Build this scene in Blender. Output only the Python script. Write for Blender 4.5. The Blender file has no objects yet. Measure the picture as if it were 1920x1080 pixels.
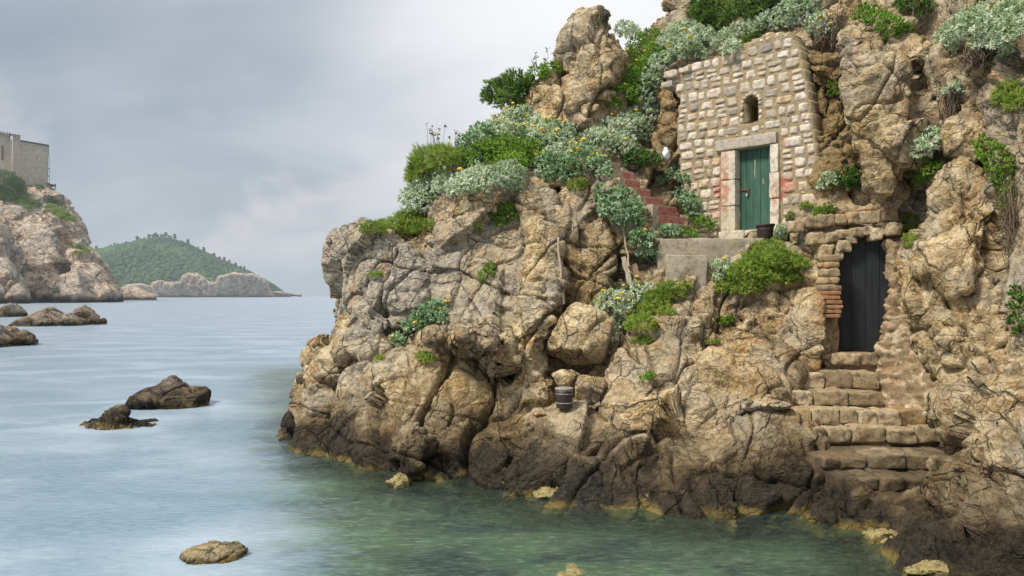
import bpy, math, random
import numpy as np
from mathutils import Vector
from mathutils.bvhtree import BVHTree
from mathutils.kdtree import KDTree

C = bpy.context.scene.collection
scene = bpy.context.scene
R = math.radians
rng = np.random.default_rng(7)

# ------------------------------------------------------------------ camera
F = 1400.0
CAMZ = 3.1
cam = bpy.data.objects.new('camera', bpy.data.cameras.new('camera'))
C.objects.link(cam)
cam.location = (0, 0, CAMZ)
cam.rotation_euler = (R(90), 0, 0)
cam.data.sensor_width = 36
cam.data.lens = F/1920*36
cam.data.shift_y = 14/1920
cam.data.clip_start = 0.1
cam.data.clip_end = 30000
scene.camera = cam

# ------------------------------------------------------------------ light
SUN_EL, SUN_AZ = 50.0, -122.0      # azimuth measured from +Y towards +X
sd = Vector((math.sin(R(SUN_AZ))*math.cos(R(SUN_EL)), math.cos(R(SUN_AZ))*math.cos(R(SUN_EL)), math.sin(R(SUN_EL))))
sun = bpy.data.objects.new('sun', bpy.data.lights.new('sun', 'SUN'))
C.objects.link(sun)
sun.data.energy = 3.8
sun.data.angle = R(12)
sun.data.color = (1.0, 0.94, 0.84)
sun.rotation_euler = sd.to_track_quat('Z', 'Y').to_euler()
sun.location = (-20, -20, 40)

world = bpy.data.worlds.new('World')
scene.world = world
world.use_nodes = True
scene.view_settings.view_transform = 'Standard'
scene.view_settings.look = 'None'
scene.view_settings.exposure = 0.26
scene.view_settings.gamma = 1.0


class NT:
    """small helper round a node tree"""
    def __init__(self, nt):
        self.nt = nt
        nt.nodes.clear()

    def n(self, kind, **kw):
        nd = self.nt.nodes.new(kind)
        for k, v in kw.items():
            setattr(nd, k, v)
        return nd

    def set(self, nd, **kw):
        for k, v in kw.items():
            nd.inputs[k.replace('_', ' ')].default_value = v

    def link(self, a, b):
        self.nt.links.new(a, b)

    def val(self, sock, v):
        if hasattr(v, 'is_output') or isinstance(v, bpy.types.NodeSocket):
            self.link(v, sock)
        else:
            sock.default_value = v

    def math(self, op, a, b=0.0, c=None, clamp=False):
        nd = self.n('ShaderNodeMath', operation=op, use_clamp=clamp)
        self.val(nd.inputs[0], a)
        self.val(nd.inputs[1], b)
        if c is not None:
            self.val(nd.inputs[2], c)
        return nd.outputs[0]

    def vmath(self, op, a, b=(0, 0, 0)):
        nd = self.n('ShaderNodeVectorMath', operation=op)
        self.val(nd.inputs[0], a)
        self.val(nd.inputs[1], b)
        return nd.outputs[0]

    def mix(self, f, a, b, blend='MIX'):
        nd = self.n('ShaderNodeMix', data_type='RGBA', blend_type=blend)
        self.val(nd.inputs[0], f)
        self.val(nd.inputs[6], a if isinstance(a, bpy.types.NodeSocket) else (*a, 1))
        self.val(nd.inputs[7], b if isinstance(b, bpy.types.NodeSocket) else (*b, 1))
        return nd.outputs[2]

    def noise(self, vec, scale, detail=6, rough=0.6, dist=0.0):
        nd = self.n('ShaderNodeTexNoise')
        self.set(nd, Scale=scale, Detail=detail, Roughness=rough, Distortion=dist)
        self.link(vec, nd.inputs['Vector'])
        return nd.outputs['Fac']

    def ridge(self, vec, scale, detail=8):
        nd = self.n('ShaderNodeTexNoise', noise_type='RIDGED_MULTIFRACTAL')
        self.set(nd, Scale=scale, Detail=detail, Roughness=0.55, Lacunarity=2.1, Offset=0.9, Gain=1.6)
        self.link(vec, nd.inputs['Vector'])
        return self.math('MULTIPLY', nd.outputs['Fac'], 0.5)

    def voro(self, vec, scale, feature='F1', rnd=1.0):
        nd = self.n('ShaderNodeTexVoronoi', feature=feature)
        self.set(nd, Scale=scale, Randomness=rnd)
        self.link(vec, nd.inputs['Vector'])
        return nd.outputs['Distance']

    def ramp(self, fac, stops, interp='LINEAR'):
        nd = self.n('ShaderNodeValToRGB')
        nd.color_ramp.interpolation = interp
        els = nd.color_ramp.elements
        while len(els) < len(stops):
            els.new(0.5)
        for e, (p, c) in zip(els, stops):
            e.position = p
            e.color = (*c, 1) if isinstance(c, tuple) else (c, c, c, 1)
        self.val(nd.inputs[0], fac)
        return nd.outputs[0]

    def step(self, v, lo, hi):
        nd = self.n('ShaderNodeMapRange', interpolation_type='SMOOTHSTEP')
        self.val(nd.inputs[0], v)
        nd.inputs[1].default_value = lo
        nd.inputs[2].default_value = hi
        return nd.outputs[0]

    def scale(self, vec, s):
        return self.vmath('MULTIPLY', vec, s)

    def xyz(self, vec):
        nd = self.n('ShaderNodeSeparateXYZ')
        self.link(vec, nd.inputs[0])
        return nd.outputs

    def bump(self, h, strength, dist, normal=None):
        nd = self.n('ShaderNodeBump')
        nd.inputs['Strength'].default_value = strength
        nd.inputs['Distance'].default_value = dist
        self.link(h, nd.inputs['Height'])
        if normal is not None:
            self.link(normal, nd.inputs['Normal'])
        return nd.outputs[0]


# ---- overcast sky: Nishita sky behind slow streaked cloud, brighter to the zenith
w = NT(world.node_tree)
sky = w.n('ShaderNodeTexSky', sky_type='NISHITA', sun_disc=False)
sky.sun_elevation = R(SUN_EL)
sky.sun_rotation = R(SUN_AZ)
tc = w.n('ShaderNodeTexCoord')
D = tc.outputs['Generated']
dx, dy, dz = w.xyz(D)
den = w.math('ADD', w.math('MAXIMUM', dz, 0.0), 0.4)
cmb = w.n('ShaderNodeCombineXYZ')
w.link(w.math('DIVIDE', dx, den), cmb.inputs[0])
w.link(w.math('DIVIDE', dy, den), cmb.inputs[1])
cuv = cmb.outputs[0]
rot = w.n('ShaderNodeMapping')
rot.inputs['Rotation'].default_value = (0, 0, R(-24))
rot.inputs['Scale'].default_value = (0.6, 0.8, 1)
rot.inputs['Location'].default_value = (3.3, 1.2, 0)
w.link(cuv, rot.inputs['Vector'])
n1 = w.noise(rot.outputs[0], 0.9, 5, 0.5, 0.5)
n2 = w.noise(rot.outputs[0], 2.6, 4, 0.5, 0.4)
lowband = w.math('SUBTRACT', 1.0, w.step(dz, 0.10, 0.30))
puff = w.noise(w.scale(D, (5.0, 5.0, 8.5)), 1.0, 5, 0.52, 0.35)
puffm = w.math('MULTIPLY', w.step(puff, 0.46, 0.60), w.math('MULTIPLY', lowband, w.step(dz, 0.0, 0.05)))
cl = w.math('ADD', w.math('MULTIPLY', n1, 0.6), w.math('MULTIPLY', n2, 0.4))
cloud = w.ramp(cl, [(0.37, (0.235, 0.285, 0.345)), (0.46, (0.315, 0.365, 0.42)), (0.54, (0.41, 0.45, 0.495)), (0.64, (0.60, 0.62, 0.65))])
cloud = w.mix(w.math('MULTIPLY', puffm, 0.8), cloud, (0.60, 0.585, 0.605))
# a thin bright place in the cloud beyond the headland, and the bright overhead deck of an overcast sky
dotn = w.n('ShaderNodeVectorMath', operation='DOT_PRODUCT')
w.link(D, dotn.inputs[0])
bd = Vector((0.12, 1, 0.33)).normalized()
dotn.inputs[1].default_value = bd
gl0 = w.step(dotn.outputs['Value'], 0.90, 1.0)
glow = w.math('MULTIPLY', w.math('MULTIPLY', gl0, gl0), w.math('ADD', 0.45, w.math('MULTIPLY', n2, 0.9)))
cloud = w.mix(glow, cloud, (0.86, 0.86, 0.87))
zen = w.step(dz, 0.30, 0.95)
cloud = w.mix(zen, cloud, (1.02, 1.03, 1.07))
hor = w.math('SUBTRACT', 1.0, w.step(dz, 0.0, 0.10))
cloud = w.mix(w.math('MULTIPLY', hor, 0.5), cloud, (0.47, 0.53, 0.59))
cloud10 = w.mix(1.0, cloud, (10, 10, 10), 'MULTIPLY')
skymix = w.mix(0.93, sky.outputs[0], cloud10)
bg = w.n('ShaderNodeBackground')
bg.inputs['Strength'].default_value = 0.1
w.link(skymix, bg.inputs['Color'])
wo = w.n('ShaderNodeOutputWorld')
w.link(bg.outputs[0], wo.inputs['Surface'])


# ------------------------------------------------------------------ helpers
def at(px, py, Y):
    """the place in the world that stands Y metres out at a spot measured in the photograph"""
    return np.array(((px-960)*Y/F, Y, CAMZ-(py-554)*Y/F))


def tag(o, label=None, cat=None, group=None, kind=None):
    if label: o['label'] = label
    if cat: o['category'] = cat
    if group: o['group'] = group
    if kind: o['kind'] = kind
    return o


def thing(name, loc, label, cat, group=None):
    o = bpy.data.objects.new(name, None)
    C.objects.link(o)
    o.location = Vector([float(v) for v in loc])
    o.empty_display_size = 0.2
    return tag(o, label, cat, group)


def mesh(name, V, Fc, mat=None, parent=None, origin=None, smooth=False, attrs=None):
    """one mesh object from world-space vertices; attrs = {name: per-vertex values}"""
    V = np.asarray(V, dtype=np.float64)
    off = np.zeros(3)
    if parent is not None:
        p = parent
        while p is not None:
            off = off + np.array(p.location)
            p = p.parent
    org = np.zeros(3)
    if origin is not None:
        org = np.asarray(origin, dtype=float)-off
    me = bpy.data.meshes.new(name)
    L = V-off-org
    if isinstance(Fc, np.ndarray):
        n, k = Fc.shape
        me.vertices.add(len(L)); me.vertices.foreach_set('co', L.astype(np.float32).ravel())
        me.loops.add(n*k); me.loops.foreach_set('vertex_index', Fc.astype(np.int32).ravel())
        me.polygons.add(n); me.polygons.foreach_set('loop_start', np.arange(0, n*k, k, dtype=np.int32))
        me.update(calc_edges=True)
    else:
        me.from_pydata([tuple(v) for v in L], [], [tuple(int(i) for i in f) for f in Fc])
    if smooth:
        me.polygons.foreach_set('use_smooth', np.ones(len(me.polygons), dtype=bool))
    if attrs:
        for k, v in attrs.items():
            a = me.attributes.new(k, 'FLOAT', 'POINT')
            a.data.foreach_set('value', np.asarray(v, dtype=np.float32))
    me.validate()
    o = bpy.data.objects.new(name, me)
    C.objects.link(o)
    if mat: me.materials.append(mat)
    if parent is not None:
        o.parent = parent
    o.location = org
    return o


class MB:
    """collects pieces of geometry (world space) for ONE mesh"""
    def __init__(self):
        self.V = []; self.F = []; self.n = 0; self.A = []

    def add(self, V, Fc, a=0.0):
        V = np.asarray(V, dtype=float)
        self.V.append(V)
        for f in Fc: self.F.append([int(i)+self.n for i in f])
        self.A.append(np.full(len(V), a) if np.isscalar(a) else np.asarray(a))
        self.n += len(V)

    def build(self, name, mat, parent=None, smooth=False, origin=None):
        return mesh(name, np.vstack(self.V), self.F, mat, parent, smooth=smooth, origin=origin, attrs={'v': np.concatenate(self.A)})


# ---- noise in numpy
_perm = np.random.default_rng(3).permutation(512).astype(np.int64)
_grad = np.random.default_rng(4).normal(size=(512, 3)); _grad /= np.linalg.norm(_grad, axis=1)[:, None]
_rand = np.random.default_rng(5).random((512, 8))


def _h(i, j, k, s=0):
    return _perm[(_perm[(_perm[(i+s*17) & 511]+j) & 511]+k) & 511]


def perlin(p):
    i0 = np.floor(p).astype(np.int64); f = p-i0
    u = f*f*f*(f*(f*6-15)+10)
    r = 0
    for a in (0, 1):
        wa = u[:, 0] if a else 1-u[:, 0]
        for b in (0, 1):
            wb = u[:, 1] if b else 1-u[:, 1]
            for c in (0, 1):
                wc = u[:, 2] if c else 1-u[:, 2]
                g = _grad[_h(i0[:, 0]+a, i0[:, 1]+b, i0[:, 2]+c)]
                r = r+wa*wb*wc*((f[:, 0]-a)*g[:, 0]+(f[:, 1]-b)*g[:, 1]+(f[:, 2]-c)*g[:, 2])
    return r*1.5


def fbm(p, octv=4, gain=0.5):
    r = 0; a = 1.0; s = 1.0
    for o in range(octv):
        r = r+a*perlin(p*s+o*13.7); a *= gain; s *= 2.03
    return r


def ridged(p, octv=4):
    r = 0; a = 1.0; s = 1.0
    for o in range(octv):
        r = r+a*(1-2*np.abs(perlin(p*s+o*7.1))); a *= 0.5; s *= 2.1
    return r/1.8


def worley(p, seed=0):
    """F1, F2, offset to the nearest point, its cell's random row"""
    i0 = np.floor(p).astype(np.int64)
    N = len(p)
    f1 = np.full(N, 9.0); f2 = np.full(N, 9.0); off = np.zeros((N, 3)); cid = np.zeros(N, dtype=np.int64)
    for a in (-1, 0, 1):
        for b in (-1, 0, 1):
            for c in (-1, 0, 1):
                h = _h(i0[:, 0]+a, i0[:, 1]+b, i0[:, 2]+c, seed)
                q = i0+np.array((a, b, c))+_rand[h, :3]
                dv = p-q
                d = np.sqrt((dv*dv).sum(1))
                m = d < f1
                f2 = np.where(m, f1, np.minimum(f2, d))
                f1 = np.where(m, d, f1)
                off[m] = dv[m]; cid[m] = h[m]
    return f1, f2, off, cid


STR = np.array(((0.86, 0.20, -0.47), (-0.30, 0.94, -0.15), (0.42, 0.27, 0.87)))   # bedding frame of the limestone


def rock_disp(p, size=1.0, amp=1.0, seed=0, fine=True):
    """chipped limestone: flat broken faces, long joints and a crinkled skin; metres along the normal"""
    q = p/size
    wv = np.stack([fbm(q*0.7+3.1, 2), fbm(q*0.7+9.7, 2), fbm(q*0.7+17.3, 2)], 1)
    q0 = q @ STR.T
    q = (q+wv*0.14) @ STR.T
    d = 0
    for i, (s, an, kf, kc, kr) in enumerate(((1.7, (1.1, 1, 0.7), .26, .0, .06), (0.70, (1.0, 1, 0.9), .32, .01, .09), (0.25, (0.9, 1, 1.25), .46, .0, .12))):
        if i == 2 and not fine: break
        f1, f2, off, cid = worley(q/s*np.array(an), seed+i)
        g = _grad[(cid*3+11) & 511]
        mk = 1.0 if i == 0 else np.clip(0.42+1.5*perlin(q0*0.42+i*9.1), 0.12 if i == 1 else 0.34, 1.0)      # sound faces and broken zones
        d = d+mk*s*(kf*np.clip((off*g).sum(1), -.45, .45)-kc*np.exp(-((f2-f1)/0.05)**2)+kr*(_rand[cid, 4]-0.5))
    # long joints running down the face and along the bedding
    for k, (an, wdt, dep) in enumerate((((0.55, 0.5, 0.16), .020, .34), ((0.16, 0.35, 0.75), .016, .15), ((1.1, 0.9, 0.5), .026, .12))):
        c = perlin(q*np.array(an)+k*31.7)+0.02*perlin(q*3.0+k)
        d = d-dep*np.exp(-(c/wdt)**2)
    ed = perlin(q0*np.array((.8, .8, 3.2)))
    d = d+0.03*np.abs(ed)+0.028*ridged(q*np.array((1.7, 1.7, 2.6)), 5)
    if fine:
        d = d+0.012*ridged(q*np.array((5, 5, 7)), 3)
    return d*size*amp


def tps(anchors):
    """smooth depth through (px, py, Y) anchors"""
    A = np.array(anchors, dtype=float)
    xy = A[:, :2]/100
    n = len(A)
    Pm = np.c_[np.ones(n), xy]
    if n <= 3:
        sol = np.linalg.lstsq(Pm, A[:, 2], rcond=None)[0]
        return lambda q: np.c_[np.ones(len(q)), q/100] @ sol

    def ker(a, b):
        r2 = ((a[:, None, :]-b[None, :, :])**2).sum(2)+1e-9
        return 0.5*r2*np.log(r2)
    K = ker(xy, xy)+np.eye(n)*0.05
    M = np.block([[K, Pm], [Pm.T, np.zeros((3, 3))]])
    sol = np.linalg.solve(M, np.r_[A[:, 2], 0, 0, 0])
    return lambda q: ker(q/100, xy) @ sol[:n]+np.c_[np.ones(len(q)), q/100] @ sol[n:]


def inside(q, poly):
    poly = np.array(poly, dtype=float)
    r = np.zeros(len(q), dtype=bool)
    x, y = q[:, 0], q[:, 1]
    for (x0, y0), (x1, y1) in zip(poly, np.roll(poly, -1, 0)):
        c = (y0 > y) != (y1 > y)
        r ^= c & (x < (x1-x0)*(y-y0)/((y1-y0) if y1 != y0 else 1e-9)+x0)
    return r


def edge_dist(q, poly):
    poly = np.array(poly, dtype=float)
    d = np.full(len(q), 1e9)
    for a, b in zip(poly, np.roll(poly, -1, 0)):
        ab = b-a
        t = np.clip(((q-a) @ ab)/max((ab @ ab), 1e-9), 0, 1)
        d = np.minimum(d, np.linalg.norm(q-a-t[:, None]*ab, axis=1))
    return d


def recede(front, thick):
    """the far side of a solid: its flanks fall away behind its face"""
    k = (front[:, 1]+thick)/front[:, 1]
    zz = front[:, 2]-CAMZ
    return np.stack([front[:, 0]*k, front[:, 1]+thick, CAMZ+np.where(zz < 0, zz*k, zz)], 1)


def block(poly, anchors, bulge=0.3, rad=40, thick=3.0, step=6):
    """a closed solid crag: rounded front at its own distance, real thickness behind"""
    poly = np.array(poly, dtype=float)
    x0, y0 = poly.min(0)-step; x1, y1 = poly.max(0)+step
    xs = np.arange(x0, x1+step, step); ys = np.arange(y0, y1+step, step)
    gx, gy = np.meshgrid(xs, ys)
    nx, ny = len(xs), len(ys)
    cx = (gx[:-1, :-1]+step/2).ravel(); cy = (gy[:-1, :-1]+step/2).ravel()
    cin = inside(np.c_[cx, cy], poly)
    idx = np.arange(nx*ny).reshape(ny, nx)
    quads = np.stack([idx[:-1, :-1], idx[1:, :-1], idx[1:, 1:], idx[:-1, 1:]], -1).reshape(-1, 4)[cin]
    used = np.unique(quads)
    remap = -np.ones(nx*ny, dtype=int); remap[used] = np.arange(len(used))
    quads = remap[quads]
    q = np.c_[gx.ravel(), gy.ravel()][used]
    e = np.where(inside(q, poly), edge_dist(q, poly), 0)
    t = np.clip(e/rad, 0, 1)
    Y = tps(anchors)(q)+bulge*(1-np.sqrt(1-(1-t)**2))
    front = np.stack([(q[:, 0]-960)*Y/F, Y, CAMZ-(q[:, 1]-554)*Y/F], 1)
    back = recede(front, thick)
    n = len(q)
    e4 = np.vstack([quads[:, [0, 1]], quads[:, [1, 2]], quads[:, [2, 3]], quads[:, [3, 0]]])
    key = {}
    for a, b in e4: key[(a, b)] = 1
    side = [(b, a, a+n, b+n) for (a, b) in key if (b, a) not in key]
    return np.vstack([front, back]), np.vstack([quads, quads[:, ::-1]+n, np.array(side)])


def remesh(name, parts, voxel, smooth_it=2):
    """union of solids"""
    V = []; Fc = []; n = 0; T = []
    for (v, f), tone in parts:
        V.append(v); Fc.append(f+n); n += len(v); T.append(np.full(len(v), tone))
    V = np.vstack(V); Fc = np.vstack(Fc); T = np.concatenate(T)
    o = mesh(name, V, Fc)
    m = o.modifiers.new('r', 'REMESH'); m.mode = 'VOXEL'; m.voxel_size = voxel; m.adaptivity = 0
    if smooth_it:
        s = o.modifiers.new('s', 'SMOOTH'); s.iterations = smooth_it; s.factor = 0.5
    dg = bpy.context.evaluated_depsgraph_get()
    me = bpy.data.meshes.new_from_object(o.evaluated_get(dg))
    old = o.data
    o.modifiers.clear()
    o.data = me
    bpy.data.meshes.remove(old)
    kd = KDTree(len(V))
    step = 1
    for i in range(0, len(V), step): kd.insert(V[i], i)
    kd.balance()
    co = np.empty(len(me.vertices)*3, dtype=np.float32); me.vertices.foreach_get('co', co); co = co.reshape(-1, 3).astype(float)
    tone = np.array([T[kd.find(c)[1]] for c in co])
    me.polygons.foreach_set('use_smooth', np.ones(len(me.polygons), dtype=bool))
    me.name = name
    return o, co, tone


def normals(me):
    a = np.empty(len(me.vertices)*3, dtype=np.float32)
    me.vertex_normals.foreach_get('vector', a)
    return a.reshape(-1, 3).astype(float)


def setco(me, co):
    me.vertices.foreach_set('co', co.astype(np.float32).ravel()); me.update()


def attr(me, name, v):
    a = me.attributes.new(name, 'FLOAT', 'POINT'); a.data.foreach_set('value', np.asarray(v, dtype=np.float32))


def smooth_attr(me, v, it=4):
    e = np.empty(len(me.edges)*2, dtype=np.int32); me.edges.foreach_get('vertices', e); e = e.reshape(-1, 2)
    for _ in range(it):
        s = v.copy(); c = np.ones(len(v))
        np.add.at(s, e[:, 0], v[e[:, 1]]); np.add.at(s, e[:, 1], v[e[:, 0]])
        np.add.at(c, e[:, 0], 1); np.add.at(c, e[:, 1], 1)
        v = s/c
    return v


# ------------------------------------------------------------------ materials
def material(name):
    m = bpy.data.materials.new(name)
    m.use_nodes = True
    t = NT(m.node_tree)
    out = t.n('ShaderNodeOutputMaterial')
    b = t.n('ShaderNodeBsdfPrincipled')
    t.link(b.outputs[0], out.inputs[0])
    geo = t.n('ShaderNodeNewGeometry')
    return m, t, b, geo.outputs['Position'], out


def attrib(t, name):
    a = t.n('ShaderNodeAttribute'); a.attribute_name = name
    return a.outputs['Fac']


def rock_material(name, sc=1.0, wet_top=0.85, tan=(0.46, 0.30, 0.122), pale=(0.82, 0.66, 0.41), grey=(0.32, 0.295, 0.25),
                  rust=(0.40, 0.20, 0.07), use_tone=True, algae=True, bumps=1.0):
    m, t, b, P, out = material(name)
    p = t.scale(P, (1/sc, 1/sc, 1/sc))
    na = t.noise(p, 0.55, 7, 0.62, 0.6)
    nb = t.noise(t.scale(p, (1, 1, 1.8)), 1.9, 9, 0.68, 0.8)
    nc = t.noise(p, 11.0, 10, 0.72, 0.3)
    col = t.mix(t.step(nb, 0.42, 0.60), tan, pale)
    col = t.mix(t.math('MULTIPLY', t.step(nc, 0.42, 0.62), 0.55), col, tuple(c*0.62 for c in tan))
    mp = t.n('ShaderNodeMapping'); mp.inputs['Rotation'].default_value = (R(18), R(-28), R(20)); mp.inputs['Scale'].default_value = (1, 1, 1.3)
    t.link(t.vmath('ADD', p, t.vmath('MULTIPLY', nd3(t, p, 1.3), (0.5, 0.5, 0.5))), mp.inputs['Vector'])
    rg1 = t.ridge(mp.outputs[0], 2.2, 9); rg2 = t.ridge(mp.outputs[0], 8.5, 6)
    col = t.mix(t.math('MULTIPLY', t.math('SUBTRACT', 1.0, t.step(rg1, 0.10, 0.42)), 0.72), col, tuple(c*0.36 for c in tan))  # hollows of the ridge bump painted darker, shade in the colour to deepen relief
    col = t.mix(t.math('MULTIPLY', t.step(rg2, 0.30, 0.75), 0.45), col, tuple(min(1, c*1.22) for c in pale))  # crests paler: worn edges, plus relief light put into the colour
    npz = t.noise(t.vmath('ADD', p, (7.7, 3.1, 5.5)), 0.95, 12, 0.74, 0.5)
    col = t.mix(t.math('MULTIPLY', t.step(npz, 0.52, 0.62), 0.72), col, t.mix(t.step(nc, 0.4, 0.6), (0.085, 0.058, 0.03), (0.27, 0.195, 0.11)))
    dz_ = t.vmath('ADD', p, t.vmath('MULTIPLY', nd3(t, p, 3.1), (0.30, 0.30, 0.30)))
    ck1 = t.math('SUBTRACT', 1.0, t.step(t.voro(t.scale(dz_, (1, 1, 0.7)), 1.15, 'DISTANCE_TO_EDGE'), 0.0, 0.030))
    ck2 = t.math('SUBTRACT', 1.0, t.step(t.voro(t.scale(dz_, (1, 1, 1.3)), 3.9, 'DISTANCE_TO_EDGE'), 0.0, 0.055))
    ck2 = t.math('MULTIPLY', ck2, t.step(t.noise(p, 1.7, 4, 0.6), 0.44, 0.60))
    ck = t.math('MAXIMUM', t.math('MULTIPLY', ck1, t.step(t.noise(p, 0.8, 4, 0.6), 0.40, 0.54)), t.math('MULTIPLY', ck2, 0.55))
    col = t.mix(t.math('MULTIPLY', ck, 0.62), col, (0.055, 0.038, 0.022))     # dark lines along the cracks
    gm = t.step(na, 0.44, 0.62)
    if use_tone:
        tone = attrib(t, 'tone')
        gm = t.math('MULTIPLY', t.math('ADD', t.math('MULTIPLY', gm, 0.5), t.math('MAXIMUM', tone, 0.0), clamp=True), t.math('ADD', 0.55, t.math('MULTIPLY', nb, 0.6)), clamp=True)
    else:
        gm = t.math('MULTIPLY', gm, 0.6)
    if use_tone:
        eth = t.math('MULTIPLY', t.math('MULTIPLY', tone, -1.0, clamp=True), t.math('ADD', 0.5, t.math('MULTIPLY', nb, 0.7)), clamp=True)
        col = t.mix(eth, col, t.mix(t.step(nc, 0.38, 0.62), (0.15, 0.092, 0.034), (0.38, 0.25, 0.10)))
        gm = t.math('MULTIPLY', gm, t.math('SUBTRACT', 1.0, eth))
    gcol = t.mix(t.step(nc, 0.35, 0.6), tuple(c*0.55 for c in grey), tuple(min(1, c*1.75) for c in grey))
    col = t.mix(gm, col, gcol)
    nr = t.noise(t.scale(p, (1.3, 1.3, 0.55)), 1.25, 8, 0.66, 1.0)
    col = t.mix(t.math('MULTIPLY', t.step(nr, 0.54, 0.70), 0.62), col, rust)
    # dark lichen specks and white flecks of the stone itself
    nl = t.noise(p, 4.6, 10, 0.78, 0.2)
    col = t.mix(t.math('MULTIPLY', t.step(nl, 0.56, 0.68), 0.55), col, (0.085, 0.07, 0.05))
    nw = t.noise(p, 7.3, 10, 0.75, 0.9)
    col = t.mix(t.math('MULTIPLY', t.step(nw, 0.58, 0.70), 0.6), col, (0.74, 0.66, 0.55))
    z = t.xyz(P)[2]
    zn = t.math('ADD', z, t.math('MULTIPLY', t.math('SUBTRACT', t.noise(p, 1.1, 6, 0.65), 0.5), 2.3*wet_top))
    wet = t.math('SUBTRACT', 1.0, t.step(zn, 0.45*wet_top, 1.7*wet_top))
    brown = t.mix(t.step(nb, 0.38, 0.62), (0.030, 0.020, 0.009), (0.150, 0.100, 0.042))
    black = t.mix(t.step(nc, 0.4, 0.66), (0.005, 0.005, 0.005), (0.036, 0.031, 0.021))
    blk = t.math('SUBTRACT', 1.0, t.step(zn, 0.25*wet_top, 0.85*wet_top))
    wcol = t.mix(blk, brown, black)
    col = t.mix(t.math('MULTIPLY', wet, 0.94), col, wcol)
    if algae:
        za = t.math('ADD', z, t.math('MULTIPLY', t.math('SUBTRACT', t.noise(p, 2.3, 5, 0.6), 0.5), 0.35))
        alg = t.math('MULTIPLY', t.math('MULTIPLY', t.step(za, -0.14, -0.02), t.math('SUBTRACT', 1.0, t.step(za, 0.0, 0.13))), t.step(t.noise(p, 1.4, 3, 0.5), 0.42, 0.54))
        col = t.mix(t.math('MULTIPLY', alg, 0.9), col, t.mix(nc, (0.13, 0.09, 0.025), (0.38, 0.29, 0.09)))
    t.link(col, b.inputs['Base Color'])
    rg = t.math('SUBTRACT', 0.92, t.math('MULTIPLY', wet, 0.28))
    t.link(rg, b.inputs['Roughness'])
    b.inputs['Specular IOR Level'].default_value = 0.2
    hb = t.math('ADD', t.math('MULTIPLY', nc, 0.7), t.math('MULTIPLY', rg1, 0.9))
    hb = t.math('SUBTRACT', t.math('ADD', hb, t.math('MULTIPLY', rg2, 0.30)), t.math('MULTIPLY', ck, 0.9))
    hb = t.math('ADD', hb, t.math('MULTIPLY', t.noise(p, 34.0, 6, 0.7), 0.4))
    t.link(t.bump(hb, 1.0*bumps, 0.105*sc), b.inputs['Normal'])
    return m


def nd3(t, p, scale):
    nd = t.n('ShaderNodeTexNoise')
    t.set(nd, Scale=scale, Detail=5)
    t.link(p, nd.inputs['Vector'])
    return nd.outputs['Color']


M = {}
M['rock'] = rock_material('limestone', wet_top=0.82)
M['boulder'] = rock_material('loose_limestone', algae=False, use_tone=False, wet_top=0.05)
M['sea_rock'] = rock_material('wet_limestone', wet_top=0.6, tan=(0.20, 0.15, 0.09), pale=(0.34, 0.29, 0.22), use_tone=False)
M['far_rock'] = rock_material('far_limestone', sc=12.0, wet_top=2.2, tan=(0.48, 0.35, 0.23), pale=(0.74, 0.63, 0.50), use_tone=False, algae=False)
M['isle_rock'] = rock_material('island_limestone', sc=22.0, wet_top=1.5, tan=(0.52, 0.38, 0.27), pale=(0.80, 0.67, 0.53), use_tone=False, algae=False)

# ------------------------------------------------------------------ the headland
B = []                                         # (solid, tone): tone > 0 means grey weathered stone
def blk(poly, anchors, bulge=0.3, rad=40, thick=3.0, tone=0.0, step=6):
    B.append((block(poly, anchors, bulge, rad, thick, step), tone))


# body of the hill behind everything
blk([(650, 1000), (645, 560), (690, 470), (760, 450), (810, 370), (870, 320), (905, 262), (960, 235), (1080, 215), (1150, 180), (1175, 110), (1245, 20), (1300, -60), (2150, -200), (2150, 1150), (1500, 1150)],
    [(650, 700, 16.3), (760, 480, 16.8), (900, 340, 17.4), (1000, 240, 18.4), (1100, 240, 19.2), (1240, 60, 20.8), (1300, 300, 18.9), (1400, 40, 17.9), (1550, 80, 16.2), (1540, 300, 15.7),
     (1620, 560, 15.4), (1690, 600, 15.0), (1700, 450, 15.2), (1740, 740, 14.0), (1750, 100, 14.4), (1900, 100, 12.2), (1800, 900, 12.2), (1300, 650, 15.6), (1100, 650, 16.4), (900, 900, 14.5), (2100, 300, 10.5)], 0.5, 50, 9.0, 0.1, 12)
# far low-left bulge, in three crags
blk([(545, 850), (549, 795), (578, 722), (594, 655), (622, 640), (648, 640), (640, 720), (622, 780), (614, 860), (606, 940), (560, 940)],
    [(550, 850, 14.9), (620, 650, 15.6), (600, 900, 14.4)], 0.35, 40, 3, 0.1)
blk([(612, 900), (622, 780), (645, 700), (680, 672), (700, 650), (745, 652), (790, 640), (810, 700), (800, 800), (790, 1010), (640, 1010)],
    [(620, 860, 14.5), (700, 890, 13.2), (700, 660, 14.9), (790, 640, 14.6), (800, 860, 12.8)], 0.4, 50, 3, 0.15)
blk([(740, 1010), (745, 900), (720, 800), (735, 730), (780, 690), (800, 640), (860, 650), (930, 690), (1000, 760), (1000, 830), (965, 870), (945, 1010)],
    [(740, 890, 13.0), (900, 905, 12.2), (800, 650, 14.3), (930, 690, 13.9), (990, 800, 12.8)], 0.35, 60, 3, -0.35)
blk([(795, 630), (860, 628), (930, 655), (985, 690), (960, 720), (900, 705), (840, 690), (800, 660)], [(800, 640, 14.2), (980, 690, 13.8), (880, 660, 13.9)], 0.35, 26, 2, 0.2)
blk([(650, 655), (665, 632), (720, 630), (740, 645), (725, 662), (680, 668)], [(660, 650, 14.9), (730, 645, 14.7), (700, 665, 14.6)], 0.3, 18, 2, 0.0)
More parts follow.
